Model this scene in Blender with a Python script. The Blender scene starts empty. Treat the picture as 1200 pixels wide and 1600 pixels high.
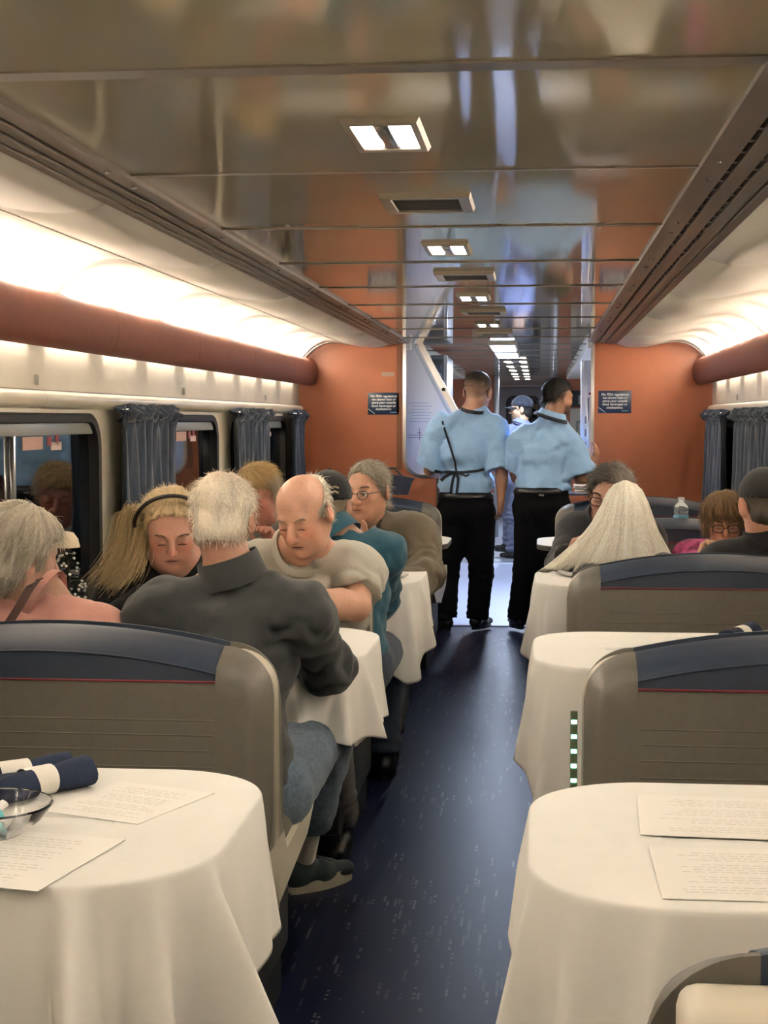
import bpy, bmesh, math, random
import numpy as np
from mathutils import Vector, Matrix
random.seed(7); NR = np.random.RandomState(11)
SC = bpy.context.scene; COL = SC.collection
# ------------------------------------------------------------------ camera, world, exposure
EYE = 1.45; FPX = 2400.0
YAW, PITCH = math.radians(5.7473), math.radians(3.4574)
cam = bpy.data.cameras.new('camera'); co = bpy.data.objects.new('camera', cam); COL.objects.link(co)
co.location = (0, 0, EYE); co.rotation_euler = (math.radians(90) - PITCH, 0, YAW)
cam.sensor_fit = 'VERTICAL'; cam.sensor_height = 36.0; cam.lens = FPX / 1600 * 36.0; cam.clip_start = .05
SC.camera = co
w = bpy.data.worlds.new('night'); SC.world = w; w.use_nodes = True
w.node_tree.nodes['Background'].inputs[0].default_value = (.03, .06, .16, 1)
w.node_tree.nodes['Background'].inputs[1].default_value = .25
SC.view_settings.view_transform = 'Standard'; SC.view_settings.look = 'None'
SC.view_settings.gamma = 1; SC.view_settings.use_curve_mapping = False
SC.view_settings.exposure = 0.62
SC.cycles.max_bounces = 8; SC.cycles.diffuse_bounces = 5; SC.cycles.glossy_bounces = 5
SC.cycles.transparent_max_bounces = 8
SC.cycles.use_denoising = True; SC.cycles.sample_clamp_indirect = 30
COVE_W, WASH_W, SPOT_W, CAFE_W = 6.6, .25, 1.9, 36.0
WARM, COOL, SOFT = (1, .91, .78), (.64, .76, 1), (1, .93, .82)
# camera frame, used to turn a picture point plus a real depth into a place in the car
_R = np.array([math.cos(YAW), math.sin(YAW), 0]); _F = np.array([-math.sin(YAW)*math.cos(PITCH), math.cos(YAW)*math.cos(PITCH), -math.sin(PITCH)])
_U = np.cross(_R, _F); _C = np.array([0, 0, EYE])
def _ray(u, v): return _R*(u-600)/FPX + _U*(800-v)/FPX + _F
def at(u, v, Y): r = _ray(u, v); return _C + r*(Y/r[1])
def gz(u, v, z): r = _ray(u, v); return _C + r*((z-EYE)/r[2])
# ------------------------------------------------------------------ materials
MATS = {}
def mat(name, col, rough=.6, metal=0, spec=.5, noise=0, nscale=40, bump=0, bscale=200, coat=0, sheen=0, stretch=(1,1,1), attr=None, trans=0, emit=None, estr=0, alpha=1, ior=1.5):
    if name in MATS: return MATS[name]
    m = bpy.data.materials.new(name); m.use_nodes = True; nt = m.node_tree; b = nt.nodes['Principled BSDF']
    b.inputs['Base Color'].default_value = (*col, 1); b.inputs['Roughness'].default_value = rough
    b.inputs['Metallic'].default_value = metal; b.inputs['Specular IOR Level'].default_value = spec
    b.inputs['Coat Weight'].default_value = coat; b.inputs['Coat Roughness'].default_value = .08
    b.inputs['Sheen Weight'].default_value = sheen; b.inputs['Transmission Weight'].default_value = trans
    b.inputs['IOR'].default_value = ior; b.inputs['Alpha'].default_value = alpha
    if emit: b.inputs['Emission Color'].default_value = (*emit, 1); b.inputs['Emission Strength'].default_value = estr
    if noise or bump:
        tc = nt.nodes.new('ShaderNodeTexCoord'); mp = nt.nodes.new('ShaderNodeMapping'); mp.inputs['Scale'].default_value = stretch
        nt.links.new(tc.outputs['Object'], mp.inputs[0])
    src = None
    if attr:
        a = nt.nodes.new('ShaderNodeVertexColor'); a.layer_name = attr; src = a.outputs[0]
        nt.links.new(src, b.inputs['Base Color'])
    if noise:
        n = nt.nodes.new('ShaderNodeTexNoise'); n.inputs['Scale'].default_value = nscale; n.inputs['Detail'].default_value = 5
        nt.links.new(mp.outputs[0], n.inputs['Vector'])
        r = nt.nodes.new('ShaderNodeMapRange'); r.inputs[1].default_value = .3; r.inputs[2].default_value = .7; r.inputs[3].default_value = 1-noise; r.inputs[4].default_value = 1+noise
        nt.links.new(n.outputs[0], r.inputs[0])
        x = nt.nodes.new('ShaderNodeVectorMath'); x.operation = 'SCALE'; x.inputs[0].default_value = col
        if src: nt.links.new(src, x.inputs[0])
        nt.links.new(r.outputs[0], x.inputs['Scale']); nt.links.new(x.outputs[0], b.inputs['Base Color'])
    if bump:
        n = nt.nodes.new('ShaderNodeTexNoise'); n.inputs['Scale'].default_value = bscale; n.inputs['Detail'].default_value = 3
        nt.links.new(mp.outputs[0], n.inputs['Vector'])
        bp = nt.nodes.new('ShaderNodeBump'); bp.inputs['Strength'].default_value = bump; bp.inputs['Distance'].default_value = .01
        nt.links.new(n.outputs[0], bp.inputs['Height']); nt.links.new(bp.outputs[0], b.inputs['Normal'])
    MATS[name] = m; return m
def lamp_mat(name, col, s):
    m = bpy.data.materials.new(name); m.use_nodes = True; nt = m.node_tree; nt.nodes.clear()
    e = nt.nodes.new('ShaderNodeEmission'); e.inputs[0].default_value = (*col, 1); e.inputs[1].default_value = s
    o = nt.nodes.new('ShaderNodeOutputMaterial'); nt.links.new(e.outputs[0], o.inputs[0]); return m
# ------------------------------------------------------------------ mesh helpers
class MB:
    def __init__(s): s.v = []; s.f = []
    def add(s, v, f):
        o = len(s.v); s.v += [tuple(map(float, p)) for p in v]; s.f += [tuple(i+o for i in q) for q in f]; return s
    def box(s, lo, hi, bev=0, seg=2):
        if bev:
            b = bmesh.new(); bmesh.ops.create_cube(b, size=1)
            for q in b.verts: q.co = Vector([lo[i] + (q.co[i]+.5)*(hi[i]-lo[i]) for i in range(3)])
            bmesh.ops.bevel(b, geom=b.edges[:], offset=bev, segments=seg, profile=.5, affect='EDGES')
            b.verts.index_update(); s.add([q.co for q in b.verts], [[q.index for q in f.verts] for f in b.faces]); b.free(); return s
        x0, y0, z0 = lo; x1, y1, z1 = hi
        return s.add([(x0,y0,z0),(x1,y0,z0),(x1,y1,z0),(x0,y1,z0),(x0,y0,z1),(x1,y0,z1),(x1,y1,z1),(x0,y1,z1)],
                     [(3,2,1,0),(4,5,6,7),(0,1,5,4),(1,2,6,5),(2,3,7,6),(3,0,4,7)])
    def prism(s, poly, plane, a, b):
        n = len(poly); P = lambda p, t: {'xz': (p[0], t, p[1]), 'xy': (p[0], p[1], t), 'yz': (t, p[0], p[1])}[plane]
        return s.add([P(p, a) for p in poly] + [P(p, b) for p in poly],
                     [tuple(range(n))[::-1], tuple(range(n, 2*n))] + [(i, (i+1) % n, n+(i+1) % n, n+i) for i in range(n)])
    def rings(s, R, close=True, cap=True):
        n = len(R[0]); v = [p for r in R for p in r]; f = []
        for j in range(len(R)-1):
            for i in range(n if close else n-1):
                k = (i+1) % n; f.append((j*n+i, j*n+k, (j+1)*n+k, (j+1)*n+i))
        if cap: f += [tuple(range(n))[::-1], tuple((len(R)-1)*n+i for i in range(n))]
        return s.add(v, f)
    def tube(s, pts, r, n=8):
        pts = [Vector(p) for p in pts]; R = []; up = None
        for i, p in enumerate(pts):
            t = (pts[min(i+1, len(pts)-1)] - pts[max(i-1, 0)]).normalized()
            if up is None: up = t.orthogonal().normalized()
            up = (up - t*up.dot(t)).normalized(); q = t.cross(up); rr = r[i] if isinstance(r, (list, tuple)) else r
            R.append([p + (up*math.cos(2*math.pi*k/n) + q*math.sin(2*math.pi*k/n))*rr for k in range(n)])
        return s.rings(R)
    def lathe(s, prof, c=(0,0,0), n=24, cap=False):
        return s.rings([[(c[0]+r*math.cos(2*math.pi*k/n), c[1]+r*math.sin(2*math.pi*k/n), c[2]+z) for k in range(n)] for r, z in prof], cap=cap)
    def sheet(s, G):
        n = len(G[0]); return s.add([p for r in G for p in r], [(j*n+i, j*n+i+1, (j+1)*n+i+1, (j+1)*n+i) for j in range(len(G)-1) for i in range(n-1)])
    def build(s, name, m, parent=None, smooth=True, ang=40):
        me = bpy.data.meshes.new(name); me.from_pydata(s.v, [], s.f); b = bmesh.new(); b.from_mesh(me)
        bmesh.ops.recalc_face_normals(b, faces=b.faces[:]); b.to_mesh(me); b.free()
        o = bpy.data.objects.new(name, me); COL.objects.link(o); me.materials.append(m)
        if parent: o.parent = parent
        if smooth: me.polygons.foreach_set('use_smooth', [True]*len(me.polygons)); me.set_sharp_from_angle(angle=math.radians(ang))
        return o
def tag(o, label=None, cat=None, group=None, kind=None):
    if label: o['label'] = label
    if cat: o['category'] = cat
    if group: o['group'] = group
    if kind: o['kind'] = kind
    return o
def empty(name, loc=(0,0,0), rz=0):
    o = bpy.data.objects.new(name, None); COL.objects.link(o); o.location = loc; o.rotation_euler = (0, 0, rz); o.empty_display_size = .1; return o
def struct(o): o['kind'] = 'structure'; return o
def copy_tree(o, parent=None):
    c = o.copy(); COL.objects.link(c)
    if parent: c.parent = parent; c.matrix_parent_inverse = o.matrix_parent_inverse
    for ch in list(o.children): copy_tree(ch, c)
    return c
def area(name, loc, size, power, col, rot=(0,0,0), parent=None, spread=180):
    l = bpy.data.lights.new(name, 'AREA'); l.energy = power; l.color = col; l.shape = 'RECTANGLE'; l.size, l.size_y = size; l.spread = math.radians(spread)
    o = bpy.data.objects.new(name, l); COL.objects.link(o); o.location = loc; o.rotation_euler = rot
    if parent: o.parent = parent
    return o
def rrect(x0, x1, z0, z1, r, n=6):
    P = []
    for cx, cz, a in ((x1-r, z1-r, 0), (x0+r, z1-r, 90), (x0+r, z0+r, 180), (x1-r, z0+r, 270)):
        for i in range(n+1): t = math.radians(a + 90*i/n); P.append((cx+r*math.cos(t), cz+r*math.sin(t)))
    return P
# ------------------------------------------------------------------ dimensions of the car
XL, XR, XC = -1.69, 1.19, -.25      # side walls, centre line of the car
YB, Y0 = 10.74, -1.6                # bulkhead, end behind the camera
ZC = 1.99; CL, CR = -.90, .335      # ceiling panel height and edges
Y2, Y3 = 19.0, 24.5                 # second partition, far end wall
PIT = 1.955                         # booth pitch
# ------------------------------------------------------------------ materials of the car
m_cream = mat('cream_wall_laminate', (.62,.56,.45), .45, noise=.04, nscale=6)
m_cove = mat('cove_enamel', (.74,.71,.64), .5)
m_rail = mat('rail_enamel', (.66,.60,.48), .3)
m_bin = mat('rust_vinyl', (.18,.062,.042), .6, spec=.2, noise=.06, nscale=30, bump=.06, bscale=500)
m_orange = mat('orange_laminate', (.40,.125,.05), .42, noise=.1, nscale=3)
m_ceil = mat('glossy_taupe_laminate', (.44,.39,.285), .06, spec=.9, bump=.012, bscale=5, stretch=(3,.6,1), noise=.03, nscale=2)
m_trim = mat('taupe_trim', (.19,.155,.12), .35, metal=.3)
m_dark = mat('black_slot', (.006,.006,.006), .7)
m_chrome = mat('brushed_chrome', (.72,.72,.74), .16, metal=1)
m_steel = mat('brushed_steel', (.42,.42,.43), .32, metal=1)
m_glass_dark = mat('night_window_glass', (.004,.006,.010), .025, spec=.9)
m_rubber = mat('black_rubber', (.010,.010,.011), .5)
m_white = mat('white_panel', (.78,.80,.82), .4)
m_navy = mat('navy_vinyl', (.014,.024,.046), .48, noise=.08, nscale=60, bump=.05, bscale=700)
m_grey = mat('grey_vinyl', (.105,.094,.075), .5, noise=.06, nscale=60, bump=.05, bscale=700)
m_shell = mat('cream_seat_shell', (.50,.45,.36), .4)
m_piping = mat('red_piping', (.16,.015,.02), .5)
m_cloth = mat('white_table_linen', (.66,.645,.61), .85, bump=.05, bscale=900, noise=.015, nscale=15)
m_table = mat('pale_tabletop_laminate', (.66,.63,.57), .35)
m_paper = None
# ------------------------------------------------------------------ floor
def carpet_mat():
    m = bpy.data.materials.new('navy_flecked_carpet'); m.use_nodes = True; nt = m.node_tree; b = nt.nodes['Principled BSDF']; L = nt.links
    tc = nt.nodes.new('ShaderNodeTexCoord'); sx = nt.nodes.new('ShaderNodeSeparateXYZ'); L.new(tc.outputs['Object'], sx.inputs[0])
    def M(op, a, b_=None, c=None):
        n = nt.nodes.new('ShaderNodeMath'); n.operation = op
        for i, v in enumerate((a, b_, c)):
            if v is None: continue
            if isinstance(v, (int, float)): n.inputs[i].default_value = v
            else: L.new(v, n.inputs[i])
        return n.outputs[0]
    def WN(a, b_):
        c = nt.nodes.new('ShaderNodeCombineXYZ'); L.new(a, c.inputs[0]); L.new(b_, c.inputs[1])
        n = nt.nodes.new('ShaderNodeTexWhiteNoise'); n.noise_dimensions = '2D'; L.new(c.outputs[0], n.inputs['Vector']); return n.outputs['Value']
    gx = M('DIVIDE', sx.outputs[0], .0115); ix = M('FLOOR', gx); fx = M('FRACT', gx)
    gy = M('ADD', M('DIVIDE', sx.outputs[1], .0145), M('MULTIPLY', WN(ix, M('MULTIPLY', ix, 0)), 1.0)); iy = M('FLOOR', gy); fy = M('FRACT', gy)
    seg = M('FLOOR', M('ADD', M('DIVIDE', sx.outputs[1], .085), M('MULTIPLY', WN(ix, M('ADD', M('MULTIPLY', ix, 0), 7)), 5)))
    n3 = nt.nodes.new('ShaderNodeTexNoise'); n3.inputs['Scale'].default_value = 1.6; L.new(tc.outputs['Object'], n3.inputs['Vector'])
    on = M('GREATER_THAN', WN(ix, seg), M('SUBTRACT', 1.17, M('MULTIPLY', n3.outputs[0], .52)))
    mx_ = M('LESS_THAN', M('ABSOLUTE', M('SUBTRACT', fx, .5)), .33); my_ = M('LESS_THAN', M('ABSOLUTE', M('SUBTRACT', fy, .5)), .36)
    pick = M('GREATER_THAN', WN(ix, iy), .25)
    class _O: pass
    mu = _O(); val = M('MULTIPLY', M('MULTIPLY', on, pick), M('MULTIPLY', mx_, my_)); mu.outputs = [M('MULTIPLY', val, M('ADD', M('MULTIPLY', WN(ix, M('ADD', seg, .5)), .7), .3))]
    mx = nt.nodes.new('ShaderNodeMix'); mx.data_type = 'RGBA'; mx.inputs['A'].default_value = (.0075,.0105,.034,1); mx.inputs['B'].default_value = (.16,.165,.18,1)
    L.new(mu.outputs[0], mx.inputs['Factor']); L.new(mx.outputs['Result'], b.inputs['Base Color'])
    n2 = nt.nodes.new('ShaderNodeTexNoise'); n2.inputs['Scale'].default_value = 420; L.new(tc.outputs['Object'], n2.inputs['Vector'])
    bp = nt.nodes.new('ShaderNodeBump'); bp.inputs['Strength'].default_value = .08; bp.inputs['Distance'].default_value = .004; L.new(n2.outputs[0], bp.inputs['Height']); L.new(bp.outputs[0], b.inputs['Normal'])
    b.inputs['Roughness'].default_value = .36; b.inputs['Specular IOR Level'].default_value = .11
    return m
struct(MB().box((-.745,Y0,-.06),(.09,YB-.02,0)).build('floor', carpet_mat(), smooth=False))
m_kick = mat('black_plinth_vinyl', (.008,.008,.010), .45)
struct(MB().box((XL,Y0,-.06),(-.745,YB,0.004)).box((-.755,Y0,0),(-.745,YB,.006)).build('floor_left', m_kick, smooth=False))
struct(MB().box((.09,Y0,-.06),(XR,YB,0.004)).build('floor_right', m_kick, smooth=False))
m_vfloor = mat('pale_vestibule_vinyl', (.30,.33,.44), .35, noise=.06, nscale=25)
struct(MB().box((XL,YB-.02,-.06),(XR,15.5,0)).build('floor_cafe', m_vfloor, smooth=False))
struct(MB().box((XL,15.5,-.06),(XR,Y3,0)).build('floor_far', mat('grey_far_vinyl', (.16,.17,.2), .4), smooth=False))
struct(MB().box((-.72,YB-.045,0),(.10,YB-.015,.007)).build('trim_threshold', m_chrome, smooth=False))
struct(MB().box((-.72,15.47,0),(.25,15.52,.008)).build('trim_threshold_far', m_chrome, smooth=False))
# ------------------------------------------------------------------ ceiling: glossy panels divided by cross joints
b = MB(); seams = [2.39 + .977*k for k in range(-4, 23)]
edges = [Y0] + [s for s in seams if s > Y0] + [Y3]
for a, c in zip(edges[:-1], edges[1:]):
    b.box((CL-.005, a+.006, ZC), (CR+.005, c-.006, ZC+.02))
struct(b.build('ceiling', m_ceil, smooth=False))
struct(MB().box((CL-.2, Y0, ZC+.02), (CR+.2, Y3, ZC+.05)).build('ceiling_backing', m_dark, smooth=False))
b = MB()
for i, s in enumerate(edges[1:-1]):
    wd = .036 if abs(s-2.39) < .1 else .011
    b.box((CL, s-wd, ZC-.004), (CR, s+wd*.5, ZC-.0005))
struct(b.build('trim_ceiling_joints', m_trim, smooth=False))
# slotted air strips along both edges of the ceiling
def strip(x0, x1, y0, y1, name):
    b = MB(); sg = 1 if x1 > x0 else -1
    X = lambda t: x0 + (x1-x0)*t
    prof = [(0,.30,0),(.36,.56,-.003),(.62,.80,-.007),(.83,1,-.011)]
    for t0, t1, dz in prof:
        b.box((min(X(t0),X(t1)), y0, ZC-.012+dz), (max(X(t0),X(t1)), y1, ZC+.012))
    y = y0
    while y < y1:
        b.box((min(X(.29),X(.37)), y, ZC-.008), (max(X(.29),X(.37)), y+.022, ZC+.01))
        b.box((min(X(.55),X(.63)), y+.07, ZC-.012), (max(X(.55),X(.63)), y+.092, ZC+.01)); y += .125
    o = struct(b.build(name, m_trim, smooth=False))
    f = MB()
    for yy in [s+d for s in seams for d in (-.12, .1)]:
        if y0 < yy < y1:
            f.lathe([(0,0),(.006,0),(.008,.003),(.006,.004),(0,.004)], (X(.16), yy, ZC-.0155), 8)
    f.build('screw', m_chrome, o)
    return o
strip(CL, -1.04, Y0, YB, 'trim_air_strip_left'); strip(CR, .535, Y0, YB, 'trim_air_strip_right')
# ------------------------------------------------------------------ cove shells (S-curve from ceiling to wall)
PR = [(-1.03,1.975),(-1.09,1.953),(-1.153,1.949),(-1.22,1.952),(-1.284,1.962),(-1.35,1.977),(-1.406,1.985),(-1.46,1.983),(-1.51,1.967),(-1.55,1.946),(-1.585,1.917),(-1.62,1.882),(-1.655,1.84),(-1.685,1.79)]
def smooth_prof(P, n=3):
    for _ in range(n):
        Q = [P[0]]
        for a, c in zip(P[:-1], P[1:]): Q += [(a[0]*.75+c[0]*.25, a[1]*.75+c[1]*.25), (a[0]*.25+c[0]*.75, a[1]*.25+c[1]*.75)]
        P = Q + [P[-1]]
    return P
PS = smooth_prof(PR, 2)
mir = lambda P: [(2*XC - x, z) for x, z in P]
for nm, P in (('left', PS), ('right', mir(PS))):
    b = MB(); ys = [Y0] + [5.05+1.38*k for k in range(-4, 5)] + [YB]
    for a, c in zip(ys[:-1], ys[1:]):
        G = [[(x, y, z) for x, z in P] for y in (a+.002, (a+c)/2, c-.002)]; b.sheet(G)
    o = struct(b.build('ceiling_cove_'+nm, m_cove, ang=80)); s = o.modifiers.new('s', 'SOLIDIFY'); s.thickness = .008; s.offset = 1 if nm == 'left' else -1
    b = MB(); j = [i for i, p in enumerate(PR) if p[0] <= -1.33][0]
    x, z = (PR[j] if nm == 'left' else mir(PR)[j])
    b.box((x-.004, Y0, z-.004), (x+.004, YB, z+.006)); struct(b.build('trim_cove_joint_'+nm, m_cove, smooth=False))
# ------------------------------------------------------------------ side walls
WIN = [(3.97+2.19*k, 5.78+2.19*k) for k in (-1, 0, 1, 2)]
WZ0, WZ1 = .80, 1.452
def side_wall(name, xi, xo):
    b = MB(); lo, hi = min(xi, xo), max(xi, xo)
    b.box((lo, Y0, 0), (hi, Y3, WZ0)); b.box((lo, Y0, WZ1), (hi, Y3, 2.1))
    e = [Y0] + [t for w_ in WIN for t in w_] + [Y3]
    for i in range(0, len(e), 2): b.box((lo, e[i], WZ0), (hi, e[i+1], WZ1))
    return struct(b.build(name, m_cream, smooth=False))
side_wall('wall_left', XL, XL-.12); side_wall('wall_right', XR, XR+.12)
m_label = mat('orange_emergency_sticker', (.62,.36,.27), .5, noise=.1, nscale=90)
m_label2 = mat('red_emergency_sticker', (.30,.03,.03), .5); m_lab3 = mat('pale_sticker', (.70,.52,.45), .5)
for side, xw, sg in (('left', XL, -1), ('right', XR, 1)):
    for n, (a, c) in enumerate(WIN):
        if side == 'right' and n < 1: continue
        root = struct(empty('window_%d' % (n + 1 + (4 if side == 'right' else 0)), (xw, a, WZ0)))
        b = MB(); Lw, Hh = c-a, WZ1-WZ0
        def ring(y0, y1, z0, z1, r, x): return [(x, p[0], p[1]) for p in rrect(y0, y1, z0, z1, r)]
        b.rings([ring(-.02,Lw+.02,-.02,Hh+.02,.13,-sg*.004), ring(-.012,Lw+.012,-.012,Hh+.012,.125,-sg*.012), ring(.012,Lw-.012,.012,Hh-.012,.11,-sg*.008), ring(.02,Lw-.02,.02,Hh-.02,.10,sg*.04)], cap=False)
        b.build('gasket', m_rubber, root)
        # corner fillers of the wall behind the rounded gasket
        b = MB()
        for cy, cz, sy, sz in ((0,0,1,1),(Lw,0,-1,1),(0,Hh,1,-1),(Lw,Hh,-1,-1)):
            arc = [(cy+sy*(.11-.11*math.cos(t)), cz+sz*(.11-.11*math.sin(t))) for t in [math.pi/2*i/6 for i in range(7)]]
            b.prism([(cy,cz)]+arc, 'yz', -sg*.001, sg*.06)
        b.build('corner_filler', m_cream, root, smooth=False)
        MB().box((min(sg*.03,sg*.035), .0, .0), (max(sg*.03,sg*.035), Lw, Hh)).build('glass_pane', m_glass_dark, root, smooth=False)
        MB().box((min(sg*.008,sg*.028), .03, Hh-.058), (max(sg*.008,sg*.028), Lw-.03, Hh-.016), .004).build('header_rail', mat('grey_header', (.24,.25,.24), .4), root)
        MB().box((min(sg*.012,sg*.03), .897, .02), (max(sg*.012,sg*.03), .913, Hh-.05), .002).build('mullion', m_chrome, root)
        for (y0, y1, z0, z1, mm, nm) in ((1.03,1.24,.565,.60,m_label,'emergency_label'), (1.33,1.45,.560,.578,m_lab3,'instruction_label'), (1.29,1.34,.575,.60,m_label2,'red_handle_label'), (1.38,1.42,.579,.606,m_label2,'red_handle_label')):
            MB().box((min(sg*.0285,sg*.03), y0, z0-.02), (max(sg*.0285,sg*.03), y1, z1-.01)).build(nm, mm, root, smooth=False)
# upper wall panels, joints, brackets and the rounded rail
for side, xw, sg in (('left', XL, 1), ('right', XR, -1)):
    b = MB(); P = [(0,1.548),(.018,1.546),(.032,1.538),(.038,1.524),(.036,1.508),(.026,1.494),(.008,1.487),(0,1.486)]
    ys = [Y0, .68, 2.87, 5.06, 7.25, 9.44, YB]
    for a, c in zip(ys[:-1], ys[1:]):
        b.prism([(xw+sg*p[0], p[1]) for p in P], 'xz', a+.0015, c-.0015)
    struct(b.build('trim_rail_'+side, m_rail, ang=60))
    b = MB().box((min(xw,xw+sg*.006), Y0, 1.549), (max(xw,xw+sg*.006), YB, 1.70))
    o = struct(b.build('trim_upper_panel_'+side, m_cream, smooth=False))
    b = MB().box((min(xw,xw+sg*.0075), Y0, 1.547), (max(xw,xw+sg*.0075), YB, 1.551)); b.build('shadow_joint', m_trim, o, smooth=False)  # thin taupe strip where the upper panel meets the rail
    for y in (5.04, 7.2, 9.4):
        b = MB().box((min(xw+sg*.006,xw+sg*.011), y-.018, 1.565), (max(xw+sg*.006,xw+sg*.011), y+.018, 1.60), .002)
        b.build('seat_number_plate', mat('grey_plate', (.30,.28,.24), .5), o)
# rust coloured rounded light valance
PB = [(-1.625,1.690),(-1.60,1.684),(-1.57,1.694),(-1.553,1.725),(-1.545,1.775),(-1.550,1.825),(-1.567,1.857),(-1.595,1.872),(-1.622,1.868),(-1.625,1.80)]
for nm, P in (('left', PB), ('right', mir(PB))):
    b = MB(); ys = [Y0] + [4.2+1.38*k for k in range(-3, 5)] + [YB]
    P = smooth_prof(P + [P[0]], 2)[:-1]
    for a, c in zip(ys[:-1], ys[1:]): b.prism(P, 'xz', a+.0015, c-.0015)
    struct(b.build('trim_valance_'+nm, m_bin, ang=50))
for nm, sg in (('left', 1), ('right', -1)):
    xa, xb = sorted([XC+sg*(-1.664-XC), XC+sg*(-1.622-XC)]); struct(MB().box((xa, Y0, 1.735), (xb, YB, 1.742)).build('trim_valance_shelf_'+nm, m_cove, smooth=False))  # unseen baffle, added to hold back lamp light from the panel below
# tube lamps behind the valance: they wash the cove above and the panel below
m_tube = lamp_mat('warm_tube', WARM, 12)
for side, xt in (('left', -1.655), ('right', 2*XC+1.655)):
    first = None
    ys = [5.05 + .69*k for k in range(-9, 9)]
    for k, y in enumerate(ys):
        if y + .69 > YB + .4: continue
        if first is None:
            o = MB().tube([(0,.07,0),(0,.62,0)], .018, 10).build('tube_lamp', m_tube); first = o
        else: o = first.copy(); COL.objects.link(o)
        o.location = (xt, y, 1.80); sg = 1 if side == 'left' else -1
        area('cove_strip', (sg*.062, .345, .082), (.045, .53), COVE_W, WARM, (math.pi, sg*math.radians(-27), 0), o)
        area('wash_strip', (-sg*.006, .345, -.095), (.022, .50), WASH_W, WARM, (0, 0, 0), o)
        tag(o, 'warm white tube lamp hidden behind the %s rust valance' % side, 'lamp', 'tube lamps behind the %s valance' % side)
# ------------------------------------------------------------------ orange bulkhead with the keyhole opening
OL, OR_, OZ = -.937, .368, 1.05
cv = [(x, z+.003) for x, z in PS]; cvr = mir(cv)[::-1]
def arc(cx, cz, r, a0, a1, n=8): return [(cx+r*math.cos(math.radians(a0+(a1-a0)*i/n)), cz+r*math.sin(math.radians(a0+(a1-a0)*i/n))) for i in range(n+1)]
DL, DR = -.70, .10
jl = arc(OL+.13, OZ+.13, .13, 180, 270)
polyL = [(XL,0),(DL,0),(DL,OZ)] + jl[::-1] + [(OL,ZC+.02),(-1.03,ZC+.02)] + cv + [(XL,1.79)]
jr = arc(OR_-.13, OZ+.13, .13, 270, 360)
polyR = [(XR,0),(XR,1.79)] + cvr + [(.53,ZC+.02),(OR_,ZC+.02)] + jr[::-1] + [(DR,OZ),(DR,0)]
b = MB().prism(polyL, 'xz', YB, YB+.05).prism(polyR, 'xz', YB, YB+.05)
wb = struct(b.build('wall_bulkhead', m_orange, smooth=False))
def rim(path, name, r=.012):
    b = MB(); n = len(path); R = []
    for i, (x, z) in enumerate(path):
        t = Vector((path[min(i+1,n-1)][0]-path[max(i-1,0)][0], path[min(i+1,n-1)][1]-path[max(i-1,0)][1])).normalized(); q = Vector((-t[1], t[0]))
        R.append([(x+q[0]*a, y, z+q[1]*a) for a, y in ((-r,YB-.012),(r,YB-.012),(r,YB+.06),(-r,YB+.06))])
    return struct(b.rings(R).build(name, m_chrome, ang=30))
rim([(OL,ZC)] + jl + [(DL,OZ),(DL,.0)], 'trim_opening_left'); rim([(OR_,ZC)] + jr[::-1] + [(DR,OZ),(DR,.0)], 'trim_opening_right')
b = MB().box((OL-.055,YB-.006,1.10),(OL-.02,YB,ZC)); struct(b.build('trim_opening_batten', mat('brown_batten', (.20,.075,.03), .4), smooth=False))
# signs on the bulkhead
m_sign = mat('navy_sign_enamel', (.012,.03,.075), .35)
m_ink = mat('white_sign_ink', (.75,.75,.72), .5)
def text_obj(body, size, loc, rot, m, parent, shear=0, align='CENTER', name='lettering', space=1.0):
    c = bpy.data.curves.new(name, 'FONT'); c.body = body; c.size = size; c.align_x = align; c.align_y = 'CENTER'; c.shear = shear; c.space_line = space; c.extrude = .0006; c.offset = .0006
    t = bpy.data.objects.new(name, c); COL.objects.link(t); bpy.context.view_layer.update(); me = bpy.data.meshes.new_from_object(t.evaluated_get(bpy.context.evaluated_depsgraph_get())); bpy.data.objects.remove(t)
    o = bpy.data.objects.new(name, me); COL.objects.link(o); o.location = loc; o.rotation_euler = rot; me.materials.clear(); me.materials.append(m); o.parent = parent; return o
for x0, x1, z0, z1, where in ((-1.194,-.973,1.483,1.636,'left'), (.408,.633,1.492,1.646,'right')):
    r = empty('notice_sign', ((x0+x1)/2, YB, (z0+z1)/2)); hw, hh = (x1-x0)/2, (z1-z0)/2
    tag(r, 'navy notice sign with white italic writing on the orange bulkhead, %s of the doorway' % where, 'sign', 'navy notice signs on the bulkhead')
    MB().box((-hw,-.006,-hh),(hw,0,hh),.002).build('sign_plate', m_sign, r)
    text_obj('Per FDA regulations\nwe cannot heat or\nstore your outside\nfood, beverages or\nmedications.', .0225, (0,-.0065,.006), (math.pi/2,0,0), m_ink, r, .25)
    MB().tube([(-hw+.002,-.0068,-hh+.04),(-hw+.02,-.0068,-hh+.026),(-hw+.05,-.0068,-hh+.004)], .0018, 5).build('corner_swoosh', m_ink, r)
    MB().box((hw-.065,-.0066,-hh+.012),(hw-.02,-.006,-hh+.018)).build('corner_mark', mat('pale_blue_ink', (.25,.4,.5), .5), r)
r = MB().box((-1.097,YB-.004,1.748),(-1.008,YB,1.78),.001).build('number_plate', mat('tan_plate', (.40,.27,.19), .5)); tag(r, 'small tan plate on the orange bulkhead above the left notice sign', 'plate')
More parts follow.
